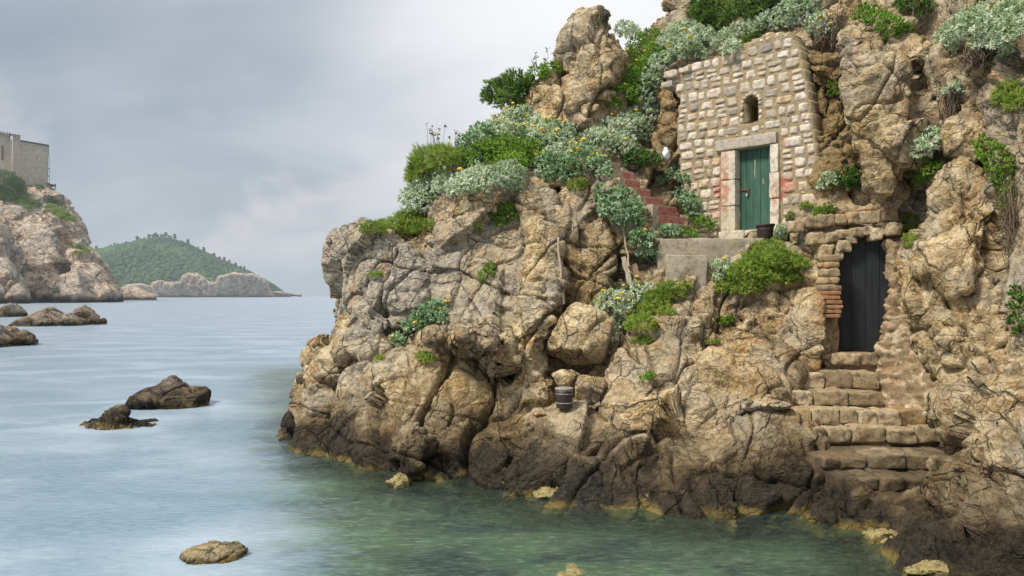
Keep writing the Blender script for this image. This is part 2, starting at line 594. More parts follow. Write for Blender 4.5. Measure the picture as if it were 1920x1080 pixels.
blk([(760, 900), (740, 860), (760, 810), (790, 795), (800, 825), (790, 880), (770, 910)], [(760, 900, 12.4), (795, 800, 12.6), (745, 860, 12.7)], 0.25, 20, 1.5, 0)
# rounded rock beside the little cave
blk([(965, 705), (985, 685), (1020, 695), (1040, 720), (1038, 755), (1005, 775), (970, 770), (955, 740)], [(965, 700, 13.5), (1035, 720, 13.6), (1000, 775, 13.1)], 0.35, 35, 2, 0)
# grey crag at the left end
blk([(632, 470), (650, 438), (690, 428), (725, 440), (722, 540), (700, 640), (664, 640), (655, 600), (640, 560), (633, 500)], [(635, 480, 15.9), (700, 440, 15.6), (680, 630, 15.3)], 0.4, 35, 3, 0.75)
blk([(706, 450), (730, 432), (765, 448), (800, 500), (807, 560), (782, 592), (740, 622), (700, 645), (664, 642), (655, 575), (690, 530), (708, 505)], [(710, 450, 15.5), (800, 520, 15.3), (680, 630, 14.9)], 0.35, 32, 3, 0.45)
blk([(622, 640), (640, 600), (660, 590), (668, 640), (650, 670), (625, 660)], [(625, 640, 15.4), (660, 600, 15.3), (660, 660, 15.0)], 0.3, 20, 2, 0)
# the tall middle column
blk([(806, 490), (818, 400), (845, 340), (880, 315), (950, 325), (1000, 335), (1035, 350), (1046, 440), (1050, 540), (1035, 600), (1032, 700), (980, 700), (900, 660), (830, 645), (806, 590)],
    [(815, 600, 15.0), (1010, 680, 13.9), (870, 330, 16.1), (1025, 350, 15.7), (930, 500, 14.95)], 0.3, 40, 3.5, 0.45)
blk([(950, 345), (1000, 345), (1026, 410), (1030, 500), (1022, 560), (1036, 620), (1005, 690), (960, 690), (945, 620), (965, 540), (985, 450)], [(960, 350, 15.5), (1020, 500, 14.6), (980, 680, 13.6)], 0.4, 36, 2, 0.0)
blk([(820, 420), (880, 400), (940, 430), (975, 470), (940, 520), (860, 520), (815, 500)], [(830, 420, 15.5), (960, 450, 15.1), (880, 515, 14.95)], 0.25, 36, 2, 0.5)
blk([(840, 350), (880, 318), (950, 328), (1000, 340), (1000, 400), (930, 390), (840, 410)], [(845, 360, 15.9), (1000, 345, 15.6), (920, 390, 15.4)], 0.3, 30, 2, 0.1)
blk([(1020, 350), (1040, 370), (1046, 470), (1058, 560), (1040, 580), (1022, 540), (1016, 420)], [(1030, 360, 15.6), (1050, 560, 15.1), (1020, 450, 15.3)], 0.3, 18, 2, 0.1)
# rock to the right of the crevice
blk([(1034, 375), (1058, 345), (1110, 335), (1132, 375), (1138, 430), (1100, 440), (1045, 440)], [(1040, 380, 15.6), (1110, 340, 16.0), (1080, 440, 15.3)], 0.3, 24, 2, 0.15)
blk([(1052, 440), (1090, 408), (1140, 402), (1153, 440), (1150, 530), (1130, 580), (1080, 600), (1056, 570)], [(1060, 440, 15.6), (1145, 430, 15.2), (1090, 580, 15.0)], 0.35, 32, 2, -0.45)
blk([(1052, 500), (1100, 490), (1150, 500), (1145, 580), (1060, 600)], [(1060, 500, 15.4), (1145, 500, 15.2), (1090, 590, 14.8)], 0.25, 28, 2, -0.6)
# floor and back of the little cave, and the dark slab under it
blk([(985, 790), (1000, 768), (1060, 758), (1130, 760), (1160, 800), (1130, 870), (1105, 960), (1100, 1080), (940, 1080), (945, 900), (962, 850)],
    [(990, 785, 12.7), (1120, 765, 12.9), (950, 900, 12.1), (1100, 940, 11.2), (1060, 850, 12.0)], 0.25, 30, 3, 0.35)
blk([(960, 905), (990, 880), (1060, 860), (1120, 880), (1150, 1080), (940, 1080)], [(965, 900, 11.95), (1100, 890, 11.5), (1100, 960, 10.9)], 0.2, 30, 3, 0.5)
blk([(1020, 770), (1020, 640), (1170, 640), (1170, 780)], [(1020, 700, 15.0), (1160, 700, 14.6), (1090, 770, 14.3)], 0.1, 20, 2, 0.0)
# middle mass sloping from the walls down to the water
blk([(1110, 800), (1130, 715), (1150, 662), (1200, 622), (1240, 592), (1300, 572), (1345, 562), (1420, 560), (1480, 590), (1500, 640), (1500, 700), (1455, 740), (1475, 780), (1530, 810), (1560, 860), (1605, 905), (1625, 985), (1640, 1120), (1100, 1120), (1100, 900)],
    [(1120, 780, 12.9), (1150, 662, 13.6), (1240, 592, 14.4), (1345, 562, 14.7), (1500, 640, 13.8), (1455, 735, 12.5), (1300, 770, 12.1), (1110, 940, 11.3), (1400, 950, 10.9), (1610, 985, 10.2), (1560, 870, 11.0), (1300, 650, 13.5)], 0.3, 36, 4, -0.25)
blk([(1118, 780), (1138, 695), (1168, 652), (1212, 640), (1240, 700), (1235, 780), (1200, 830), (1130, 830)], [(1125, 770, 12.6), (1200, 645, 13.3), (1190, 820, 11.9)], 0.4, 40, 2, 0.0)
blk([(1215, 640), (1250, 600), (1290, 620), (1320, 700), (1340, 770), (1290, 800), (1236, 790), (1232, 700)], [(1220, 650, 13.4), (1300, 640, 13.4), (1280, 790, 11.9)], 0.3, 36, 2, 0.0)
blk([(1240, 600), (1310, 575), (1340, 600), (1345, 640), (1290, 640), (1250, 625)], [(1240, 600, 14.2), (1330, 590, 14.2), (1300, 640, 13.5)], 0.2, 20, 2, 0.0)
blk([(1300, 660), (1440, 668), (1452, 705), (1380, 712), (1300, 705)], [(1300, 670, 13.1), (1440, 670, 13.0), (1380, 710, 12.85)], 0.12, 14, 2, 0.0)
blk([(1370, 600), (1395, 570), (1425, 590), (1440, 650), (1452, 690), (1410, 690), (1380, 650)], [(1380, 600, 13.9), (1430, 600, 13.7), (1420, 690, 12.95)], 0.3, 22, 2, 0.0)
blk([(1200, 810), (1300, 770), (1390, 755), (1468, 775), (1490, 830), (1490, 900), (1470, 1100), (1200, 1100), (1180, 900)], [(1210, 810, 12.0), (1450, 780, 11.9), (1210, 950, 10.9), (1460, 950, 10.6), (1330, 850, 11.3)], 0.3, 40, 3, 0.2)
blk([(1110, 850), (1160, 800), (1215, 820), (1215, 900), (1190, 1090), (1090, 1090), (1100, 930)], [(1120, 850, 12.0), (1200, 820, 11.9), (1110, 950, 11.0), (1200, 950, 10.8)], 0.25, 30, 3, 0.3)
blk([(1450, 800), (1480, 775), (1530, 800), (1570, 850), (1615, 900), (1640, 985), (1650, 1110), (1450, 1110)], [(1470, 800, 12.1), (1600, 900, 10.7), (1470, 950, 10.7), (1640, 990, 10.0)], 0.2, 24, 3, 0.15)
# rock left of the lower door
blk([(1430, 690), (1440, 620), (1475, 560), (1500, 520), (1535, 510), (1546, 560), (1550, 680), (1532, 700), (1470, 705)], [(1440, 640, 13.9), (1480, 560, 14.2), (1555, 560, 13.55), (1555, 690, 13.35)], 0.25, 26, 2, 0.15)
blk([(1490, 600), (1522, 550), (1546, 560), (1548, 680), (1525, 692), (1495, 680)], [(1495, 610, 13.7), (1555, 560, 13.4), (1550, 690, 13.2)], 0.2, 24, 2, 0.0)
# bank between the terrace and the middle mass
blk([(1140, 480), (1230, 470), (1330, 480), (1480, 440), (1560, 430), (1560, 520), (1480, 600), (1420, 610), (1300, 620), (1180, 660), (1140, 600)],
    [(1150, 500, 16.0), (1150, 600, 15.2), (1235, 540, 14.75), (1330, 520, 14.75), (1440, 460, 15.0), (1540, 450, 14.5), (1440, 600, 14.2), (1300, 600, 14.7), (1530, 520, 14.0)], 0.2, 24, 3, 0.1)
blk([(1260, 540), (1300, 500), (1340, 505), (1330, 570), (1280, 590)], [(1270, 540, 15.0), (1330, 510, 15.0), (1300, 580, 14.5)], 0.25, 20, 1.5, 0.1)
# shoulder above the lower door
blk([(1490, 440), (1505, 415), (1545, 380), (1600, 352), (1670, 362), (1712, 400), (1712, 470), (1680, 452), (1580, 452), (1540, 470)], [(1500, 420, 14.8), (1600, 355, 14.9), (1700, 400, 14.1), (1540, 460, 14.0), (1680, 450, 13.75)], 0.2, 24, 1.6, 0.3)
# right of the lower door, behind the rubble pillar
blk([(1672, 440), (1725, 420), (1760, 600), (1800, 720), (1800, 900), (1670, 900), (1664, 660), (1672, 560)], [(1680, 440, 14.5), (1720, 430, 14.3), (1670, 660, 14.1), (1790, 740, 13.1)], 0.12, 20, 2, 0.0)
# yellow recess right of the stone wall
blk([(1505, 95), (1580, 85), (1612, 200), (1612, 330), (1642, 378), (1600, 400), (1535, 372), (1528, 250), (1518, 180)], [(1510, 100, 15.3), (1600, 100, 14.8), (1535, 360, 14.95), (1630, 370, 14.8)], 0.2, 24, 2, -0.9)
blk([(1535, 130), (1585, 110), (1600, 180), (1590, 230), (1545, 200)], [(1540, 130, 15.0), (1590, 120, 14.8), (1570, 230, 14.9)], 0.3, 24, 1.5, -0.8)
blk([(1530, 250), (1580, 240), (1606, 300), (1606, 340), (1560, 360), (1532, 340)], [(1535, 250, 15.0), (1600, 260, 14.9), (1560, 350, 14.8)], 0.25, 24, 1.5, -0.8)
# big pale hanging rock
blk([(1588, 110), (1640, 85), (1706, 100), (1728, 200), (1732, 285), (1708, 345), (1660, 382), (1625, 340), (1606, 260), (1592, 180)], [(1595, 110, 13.4), (1710, 110, 13.0), (1610, 270, 13.2), (1700, 345, 13.1)], 0.45, 40, 2.5, 0.0)
blk([(1640, 370), (1700, 330), (1728, 300), (1740, 340), (1715, 410), (1660, 400)], [(1650, 370, 14.1), (1735, 320, 13.6), (1690, 405, 13.8)], 0.25, 24, 2, 0.3)
blk([(1565, 50), (1620, 15), (1700, 30), (1745, 70), (1785, 105), (1720, 118), (1640, 112), (1572, 108)], [(1570, 60, 14.7), (1700, 40, 14.4), (1640, 110, 14.0), (1780, 105, 13.2)], 0.3, 30, 2, 0.15)
blk([(1712, 95), (1765, 75), (1795, 150), (1785, 250), (1758, 350), (1722, 345), (1732, 210)], [(1720, 100, 13.6), (1780, 120, 13.0), (1725, 340, 13.4), (1760, 340, 13.0)], 0.3, 28, 2, 0.35)
blk([(1776, 250), (1800, 185), (1850, 235), (1880, 270), (1850, 300), (1800, 300), (1780, 290)], [(1790, 200, 12.7), (1860, 260, 12.1), (1790, 290, 12.5)], 0.3, 26, 2, 0.0)
blk([(1770, 110), (1850, 100), (1890, 160), (1850, 230), (1800, 190), (1780, 160)], [(1780, 110, 13.0), (1880, 130, 12.3), (1820, 200, 12.8)], 0.2, 26, 2, 0.2)
# near rock at the right, leaning slab and foot
blk([(1702, 500), (1718, 430), (1745, 375), (1788, 290), (1816, 268), (1838, 330), (1872, 430), (1892, 560), (1902, 700), (1890, 800), (1905, 980), (1890, 1150), (1790, 1150), (1802, 850), (1795, 740), (1762, 620), (1712, 560)],
    [(1715, 440, 12.3), (1812, 280, 12.4), (1885, 600, 10.9), (1800, 850, 10.1), (1890, 1000, 8.9), (1760, 600, 11.6), (1790, 740, 10.9)], 0.4, 44, 3, 0.0)
blk([(1735, 430), (1800, 330), (1860, 420), (1880, 520), (1820, 560), (1760, 540), (1715, 500)], [(1740, 430, 11.9), (1810, 340, 12.0), (1870, 520, 10.9), (1750, 540, 11.3)], 0.35, 50, 2, 0.0)
blk([(1742, 590), (1800, 560), (1880, 540), (1895, 640), (1880, 720), (1820, 740), (1770, 690)], [(1750, 600, 11.3), (1880, 560, 10.6), (1780, 690, 10.7), (1880, 710, 10.2)], 0.35, 46, 2, 0.05)
blk([(1790, 760), (1830, 710), (1930, 690), (2100, 680), (2100, 1200), (1620, 1200), (1640, 1010), (1700, 980), (1760, 960), (1788, 900)],
    [(1640, 1010, 9.9), (1760, 1060, 8.7), (1920, 1080, 7.9), (1800, 800, 10.1), (1930, 700, 9.4), (1790, 920, 9.6), (2090, 800, 8.0)], 0.3, 40, 3, 0.1)
blk([(1820, 960), (1850, 820), (1930, 770), (2050, 800), (2050, 1150), (1790, 1150)], [(1830, 950, 8.9), (1930, 790, 8.7), (1830, 1080, 8.1), (2000, 1000, 7.6)], 0.35, 40, 2, 0.15)
blk([(1690, 1150), (1700, 1040), (1760, 1010), (1850, 1020), (1930, 1050), (1930, 1150)], [(1700, 1060, 8.6), (1850, 1030, 8.2), (1800, 1100, 7.7)], 0.25, 30, 1.5, 0.2)
blk([(1620, 1130), (1625, 992), (1660, 958), (1780, 935), (1800, 970), (1740, 1030), (1690, 1130)], [(1630, 990, 10.2), (1770, 915, 10.2), (1700, 1040, 9.2)], 0.2, 26, 2, 0.1)
# right-hand wall of the cove
blk([(1862, 470), (1880, 260), (1835, 190), (1890, 90), (2150, 60), (2150, 1100), (1905, 1100), (1895, 640)], [(1880, 260, 11.6), (1890, 120, 12.0), (1900, 700, 10.4), (2100, 400, 8.6)], 0.4, 40, 3, 0.45)
# upper ground: ledge of shrubs, slope beside the stair, slope on top
blk([(855, 345), (862, 300), (905, 258), (960, 235), (1080, 225), (1240, 225), (1290, 300), (1340, 430), (1320, 470), (1230, 480), (1140, 470), (1130, 350), (1000, 350)],
    [(870, 330, 16.2), (910, 265, 17.6), (1080, 235, 18.6), (1100, 340, 16.4), (1240, 240, 18.8), (1300, 330, 17.8), (1310, 450, 16.8), (1150, 450, 16.6), (1180, 330, 17.8)], 0.2, 24, 3, 0.2)
blk([(1160, 240), (1165, 125), (1205, 80), (1245, 25), (1300, -20), (1500, -80), (1590, -40), (1580, 60), (1490, 110), (1260, 150), (1260, 260), (1180, 260)],
    [(1170, 130, 20.0), (1240, 30, 20.8), (1300, 60, 19.2), (1480, -60, 18.3), (1480, 90, 16.2), (1250, 240, 18.6), (1580, 40, 15.8), (1260, 140, 18.3)], 0.3, 26, 4, 0.3)
# bank that carries the narrow stair
blk([(1126, 322), (1136, 332), (1158, 350), (1178, 367), (1195, 384), (1214, 402), (1222, 430), (1240, 462), (1160, 480), (1122, 440), (1116, 360)],
    [(1130, 330, 15.35), (1210, 405, 15.1), (1230, 455, 15.0), (1130, 450, 15.5)], 0.12, 14, 1.2, 0.1)
blk([(1228, 150), (1268, 150), (1282, 240), (1292, 345), (1250, 350), (1236, 250)], [(1240, 160, 17.9), (1285, 250, 17.45), (1270, 340, 17.3)], 0.2, 18, 1.2, -0.7)
# the pinnacle on the skyline
blk([(1056, 150), (1060, 95), (1072, 55), (1100, 33), (1134, 28), (1152, 55), (1163, 105), (1152, 160), (1128, 215), (1118, 250), (1060, 250), (1068, 200)],
    [(1060, 130, 18.4), (1140, 50, 18.5), (1100, 240, 17.7)], 0.45, 40, 2, 0.12)
blk([(1062, 130), (1130, 110), (1160, 110), (1150, 170), (1120, 230), (1080, 250), (1060, 190)], [(1065, 140, 18.1), (1155, 120, 18.2), (1100, 240, 17.5)], 0.4, 36, 2, 0.0)
blk([(996, 240), (992, 180), (1012, 163), (1058, 166), (1072, 190), (1078, 235), (1050, 260)], [(1000, 180, 17.9), (1060, 170, 17.9), (1040, 250, 17.2)], 0.35, 30, 2, 0.0)
blk([(935, 262), (938, 225), (985, 185), (1030, 152), (1062, 135), (1070, 260), (1000, 275)], [(940, 230, 18.2), (1060, 140, 18.8), (1000, 265, 17.5)], 0.3, 26, 2.5, 0.05)
blk([(1090, 260), (1110, 225), (1140, 160), (1165, 150), (1175, 240), (1150, 265)], [(1100, 250, 18.0), (1165, 160, 18.8), (1140, 260, 18.0)], 0.2, 20, 2, 0.1)

cliff, co, tone = remesh('cliff', B, 0.034, 3)
me = cliff.data
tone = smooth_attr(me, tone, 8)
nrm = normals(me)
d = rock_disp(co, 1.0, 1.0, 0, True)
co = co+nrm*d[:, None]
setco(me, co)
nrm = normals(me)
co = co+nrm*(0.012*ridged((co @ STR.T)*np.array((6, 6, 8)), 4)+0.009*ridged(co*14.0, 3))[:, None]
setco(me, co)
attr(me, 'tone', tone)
me.materials.append(M['rock'])
tag(cliff, kind='structure')
bvh = BVHTree.FromObject(cliff, bpy.context.evaluated_depsgraph_get())
print('cliff verts', len(me.vertices))


def hit(px, py, tree=None):
    """where the sight line of a photograph spot meets the headland, and its normal"""
    o = Vector((0, 0, CAMZ)); dr = Vector(at(px, py, 1.0))-o
    loc, n, i, dist = (tree or bvh).ray_cast(o, dr.normalized())
    return loc, n

# ------------------------------------------------------------------ rocks in the sea and loose boulders
def lump(name, c, size, seed, label, cat, mat, disp=1.0, sub=5, shape=None, group=None, detail=0.42, tilt=0.0, flat=None):
    """one boulder: a chipped, faceted stone of its own"""
    import bmesh
    bm = bmesh.new()
    bmesh.ops.create_icosphere(bm, subdivisions=sub, radius=1.0)
    V = np.array([v.co[:] for v in bm.verts]); Fc = np.array([[v.index for v in f.verts] for f in bm.faces])
    bm.free()
    r = np.random.default_rng(seed)
    # cut flats into the ball so that it reads as broken stone
    rad = np.full(len(V), 1.0)
    for _ in range(16):
        n = r.normal(size=3); n /= np.linalg.norm(n)
        k = V @ n
        lim = r.uniform(0.62, 0.92)
        rad = np.minimum(rad, np.where(k > 0.05, lim/np.maximum(k, 0.05), 9))
    V = V*rad[:, None]
    if shape is not None:
        V = shape(V)
    V = V*np.array(size)
    if tilt:
        ca, sa = math.cos(tilt), math.sin(tilt)
        V = np.c_[V[:, 0]*ca-V[:, 2]*sa, V[:, 1], V[:, 0]*sa+V[:, 2]*ca]
    W = V+np.array(c)
    me0 = mesh('tmp', W, Fc)
    nn = normals(me0.data)
    sz = max(size)*detail*2
    W = W+nn*(rock_disp(W+seed*3.3, sz, 0.55*disp))[:, None]
    bpy.data.meshes.remove(me0.data)
    o = mesh(name, W, Fc, mat, None, origin=c, smooth=True, attrs={'tone': np.zeros(len(W))})
    return tag(o, label, cat, group)


def px_lump(name, px, py, Y, wpx, hpx, dep, seed, label, cat, mat, **kw):
    c = at(px, py, Y)
    return lump(name, c, (wpx*Y/F/2, dep/2, hpx*Y/F/2), seed, label, cat, mat, **kw)


def peak(a, b, h):
    """pull the top of a stone into an off-centre summit"""
    def f(V):
        V = V.copy()
        g = np.exp(-(((V[:, 0]-a)/0.34)**2+((V[:, 1]-b)/0.5)**2))
        V[:, :2] *= (1.12-0.38*np.clip(V[:, 2:3], -.3, 1))
        V[:, 2] = np.where(V[:, 2] > -0.1, V[:, 2]*0.5+g*h*np.clip(V[:, 2]+.1, 0, 1), V[:, 2])
        return V
    return f


# the wedged boulder over the little cave and the two stones under it
px_lump('boulder', 1090, 634, 14.2, 136, 138, 1.5, 11, 'large pale boulder wedged over the small cave, shrub on its right shoulder', 'boulder', M['boulder'], detail=0.5, disp=0.8)
px_lump('boulder', 1062, 708, 13.3, 60, 34, 0.5, 12, 'flat tan stone lying just above the dark bucket in the cave', 'boulder', M['boulder'], detail=0.4, disp=0.6, sub=4)
px_lump('boulder', 1106, 726, 13.1, 66, 64, 0.6, 13, 'blocky brown stone leaning in the cave right of the dark bucket', 'boulder', M['boulder'], detail=0.4, disp=0.6, sub=4, tilt=0.5)
px_lump('stone', 1012, 776, 12.62, 24, 12, 0.18, 14, 'small white stone on the ledge left of the dark bucket', 'stone', M['boulder'], sub=4, disp=0.5)
px_lump('stone', 988, 794, 12.5, 15, 11, 0.12, 15, 'small white pebble at the tip of the dark cleft', 'stone', M['boulder'], sub=3, disp=0.5)
px_lump('flat_stone', 1432, 757, 12.15, 120, 30, 0.7, 16, 'long flat stone jutting out at the left end of the lower steps', 'stone', M['boulder'], detail=0.3, disp=0.7)
px_lump('stone', 1402, 752, 11.9, 26, 14, 0.15, 17, 'small white stone left of the jutting flat stone', 'stone', M['boulder'], sub=3, disp=0.4)
def weed_mat():
    m, t, b, P, out = material('weedy_stone')
    na = t.noise(P, 7, 8, 0.7); nb = t.noise(P, 40, 6, 0.7)
    col = t.mix(t.step(na, 0.36, 0.62), (0.07, 0.055, 0.025), (0.34, 0.26, 0.085))
    col = t.mix(t.step(nb, 0.4, 0.62), col, (0.50, 0.42, 0.18))
    t.link(col, b.inputs['Base Color']); b.inputs['Roughness'].default_value = 0.7
    t.link(t.bump(t.math('ADD', nb, na), 0.9, 0.05), b.inputs['Normal'])
    return m


M['weed'] = weed_mat()
M['ochre'] = rock_material('ochre_sea_rock', wet_top=0.04, tan=(0.32, 0.24, 0.11), pale=(0.52, 0.42, 0.24), use_tone=False)

# rocks standing in the water
px_lump('sea_rock', 318, 745, 21.3, 130, 52, 2.0, 21, 'peaked dark rock standing in the misty water, the larger of the middle pair', 'rock', M['sea_rock'], shape=peak(0.05, 0.2, 0.95), sub=6, disp=1.7)
px_lump('sea_rock', 226, 798, 17.9, 112, 36, 1.4, 22, 'low jagged brown rock in the misty water below the peaked one', 'rock', M['sea_rock'], shape=peak(-0.1, 0.1, 0.75), sub=6, disp=1.9)
px_lump('sea_rock', 412, 1044, 8.9, 134, 46, 0.75, 23, 'round ochre rock awash in the foam near the lower edge', 'rock', M['ochre'], sub=5, disp=0.9)
px_lump('sea_rock', 95, 606, 78, 105, 54, 6, 24, 'broad dark rock off the left cliff, left of the knob', 'rock', M['sea_rock'], shape=peak(-0.1, 0, 0.5), sub=6, disp=1.6)
px_lump('sea_rock', 152, 603, 80, 64, 62, 5, 25, 'knob shaped dark rock at the right end of the rocks off the left cliff', 'rock', M['sea_rock'], shape=peak(0.0, 0, 0.4), sub=6, disp=1.6)
px_lump('sea_rock', 8, 640, 46, 90, 72, 4, 26, 'dark rock cut off by the left edge of the picture, nearest of the left group', 'rock', M['sea_rock'], shape=peak(-0.2, 0, 0.3), sub=6, disp=1.6)
px_lump('sea_rock', 20, 596, 110, 86, 66, 9, 27, 'tall dark rock at the foot of the left cliff by the picture edge', 'rock', M['sea_rock'], sub=5)
px_lump('reef', 1050, 1091, 8.35, 150, 56, 0.8, 28, 'yellow weedy rock just under the green water at the lower edge', 'rock', M['weed'], sub=5, disp=0.7)
# weed-grown stones along the waterline
wl = [(745, 905, 60, 46, 'yellow weedy stone at the waterline under the left bulge'), (960, 905, 62, 50, 'yellow weedy stone left of the dark cleft foot'),
      (1024, 922, 74, 52, 'largest yellow weedy stone at the waterline under the dark slab'), (1088, 926, 40, 34, 'small round ochre stone at the waterline under the dark slab'),
      (1142, 940, 50, 34, 'yellow weedy stone at the waterline under the middle rocks'), (1205, 938, 74, 36, 'low ochre stone right of the middle waterline stones'),
      (1345, 935, 86, 44, 'broad olive weedy rock at the waterline, right of the middle'), (1556, 966, 52, 52, 'tall olive weedy stone at the foot of the stair rocks'),
      (1660, 1006, 90, 46, 'pale olive weedy rock at the foot of the steps'), (1740, 1068, 110, 50, 'bright yellow weedy rock in the lower right corner'),
      (1420, 952, 36, 18, 'small orange pebble at the waterline left of the stair rocks'), (1500, 958, 30, 20, 'round yellow pebble at the waterline by the stair rocks')]


for i, (px, py, wp, hp, lb) in enumerate(wl):
    Yw = CAMZ*F/(py+hp*0.12-554)
    px_lump('weedy_stone', px, py, Yw, wp*.8, hp*.6, wp*Yw/F*0.8, 40+i, lb, 'stone', M['weed'], sub=5, disp=1.5, group='weed grown stones along the waterline')

# ------------------------------------------------------------------ sea and sea bed
xs = np.unique(np.r_[np.linspace(-12, 9, 150), -12-np.geomspace(0.2, 6500, 30), 9+np.geomspace(0.2, 6500, 30)])
ys = np.unique(np.r_[np.linspace(4, 30, 170), 4-np.geomspace(0.2, 40, 8), 30+np.geomspace(0.2, 6800, 34)])
gx, gy = np.meshgrid(xs, ys)
nx, ny = len(xs), len(ys)
idx = np.arange(nx*ny).reshape(ny, nx)
wf = np.stack([idx[:-1, :-1], idx[:-1, 1:], idx[1:, 1:], idx[1:, :-1]], -1).reshape(-1, 4)
wv = np.c_[gx.ravel(), gy.ravel(), np.zeros(nx*ny)]
# distance of every bit of water to the shore and to the rocks in the sea
ctab = co[np.abs(co[:, 2]) < 0.06]
kd1 = KDTree(len(ctab))
for i, c in enumerate(ctab): kd1.insert((c[0], c[1], 0), i)
kd1.balance()
srocks = [o for o in C.objects if o.name.split('.')[0] == 'sea_rock']
sr = []
for o in srocks:
    a = np.empty(len(o.data.vertices)*3, dtype=np.float32); o.data.vertices.foreach_get('co', a)
    a = a.reshape(-1, 3)+np.array(o.location)
    sr.append(a[np.abs(a[:, 2]) < 0.08][:, :2])
sr = np.vstack([s for s in sr if len(s)])
kd2 = KDTree(len(sr))
for i, c in enumerate(sr): kd2.insert((c[0], c[1], 0), i)
kd2.balance()
shore = np.array([kd1.find(v)[2] for v in wv]); rockd = np.array([kd2.find(v)[2] for v in wv])
water_attr = {'shore': shore, 'rockd': rockd}


def water_mat():
    m = bpy.data.materials.new('sea_water'); m.use_nodes = True
    t = NT(m.node_tree)
    out = t.n('ShaderNodeOutputMaterial')
    P = t.n('ShaderNodeNewGeometry').outputs['Position']
    sh = attrib(t, 'shore'); rd = attrib(t, 'rockd')
    big = t.noise(t.scale(P, (0.22, 0.40, 0)), 1.0, 5, 0.55, 0.4)
    mid = t.noise(t.scale(P, (0.9, 1.5, 0)), 1.0, 7, 0.66, 0.6)
    fine = t.noise(t.scale(P, (5, 16, 0)), 1.0, 5, 0.65, 0.2)
    # the long blur of broken waves: milky water off shore, clear green water by the rocks
    wx, wy, _wz = t.xyz(P)
    u = t.math('ADD', t.math('ADD', wx, t.math('MULTIPLY', wy, 0.378)), t.math('MULTIPLY', t.math('SUBTRACT', mid, 0.5), 2.4))
    clear = t.math('MULTIPLY', t.step(u, -0.5, 2.1), t.math('SUBTRACT', 1.0, t.step(sh, 5.0, 11.0)))
    milk = t.math('SUBTRACT', 1.0, clear)
    foam = t.math('MULTIPLY', t.math('SUBTRACT', 1.0, t.step(t.math('ADD', rd, t.math('MULTIPLY', t.math('SUBTRACT', mid, 0.5), 1.2)), 0.0, 1.1)), 0.32)
    sfo = t.math('MULTIPLY', t.math('SUBTRACT', 1.0, t.step(sh, 0.0, 0.25)), 0.16)
    f2 = t.math('MULTIPLY', t.step(t.math('ADD', t.math('MULTIPLY', big, 0.6), t.math('MULTIPLY', mid, 0.4)), 0.46, 0.70), 0.36)
    body = t.mix(t.step(big, 0.3, 0.7), (0.13, 0.21, 0.27), (0.23, 0.31, 0.38))
    body = t.mix(t.math('MULTIPLY', t.step(fine, 0.35, 0.68), 0.30), body, (0.34, 0.43, 0.50))
    body = t.mix(t.math('ADD', f2, foam, clamp=True), body, (0.50, 0.58, 0.64))
    cove = t.mix(t.step(t.noise(t.scale(P, (0.55, 1.0, 0)), 1.0, 6, 0.6, 0.5), 0.34, 0.66), (0.022, 0.040, 0.032), (0.095, 0.165, 0.075))
    cove = t.mix(t.math('MULTIPLY', t.step(fine, 0.42, 0.70), 0.35), cove, (0.20, 0.27, 0.22))
    body = t.mix(t.math('MULTIPLY', clear, 0.92), body, cove)
    dif = t.n('ShaderNodeBsdfDiffuse'); t.link(body, dif.inputs['Color'])
    tr = t.n('ShaderNodeBsdfTransparent')
    t.link(t.mix(t.step(sh, 0.0, 2.0), (0.72, 0.84, 0.78), (0.36, 0.62, 0.54)), tr.inputs['Color'])
    opa = t.math('ADD', t.math('MULTIPLY', milk, 0.92), t.math('MULTIPLY', t.step(fine, 0.42, 0.70), 0.22))
    opa = t.math('MAXIMUM', t.math('ADD', opa, t.math('ADD', 0.12, t.math('MULTIPLY', t.step(sh, 0.1, 1.6), 0.45))), t.math('ADD', foam, sfo), )
    under = t.n('ShaderNodeMixShader'); t.link(t.math('MINIMUM', opa, 0.97), under.inputs[0])
    t.link(tr.outputs[0], under.inputs[1]); t.link(dif.outputs[0], under.inputs[2])
    gl = t.n('ShaderNodeBsdfGlossy'); gl.inputs['Roughness'].default_value = 0.27
    gl.inputs['Color'].default_value = (0.90, 0.91, 0.93, 1)
    h = t.math('ADD', t.math('MULTIPLY', t.noise(t.scale(P, (3, 6, 0)), 1.0, 5, 0.6, 0.3), 1.0), t.math('MULTIPLY', fine, 0.25))
    nm = t.bump(h, 0.28, 0.12)
    t.link(nm, gl.inputs['Normal']); t.link(nm, dif.inputs['Normal'])
    fr = t.n('ShaderNodeFresnel'); fr.inputs['IOR'].default_value = 1.33
    t.link(t.bump(h, 0.15, 0.12), fr.inputs['Normal'])
    fin = t.n('ShaderNodeMixShader')
    t.link(t.math('MULTIPLY', fr.outputs[0], 0.72), fin.inputs[0]); t.link(under.outputs[0], fin.inputs[1]); t.link(gl.outputs[0], fin.inputs[2])
    t.link(fin.outputs[0], out.inputs[0])
    return m


water = mesh('water', wv, wf, water_mat(), smooth=True, attrs=water_attr)
tag(water, kind='structure')

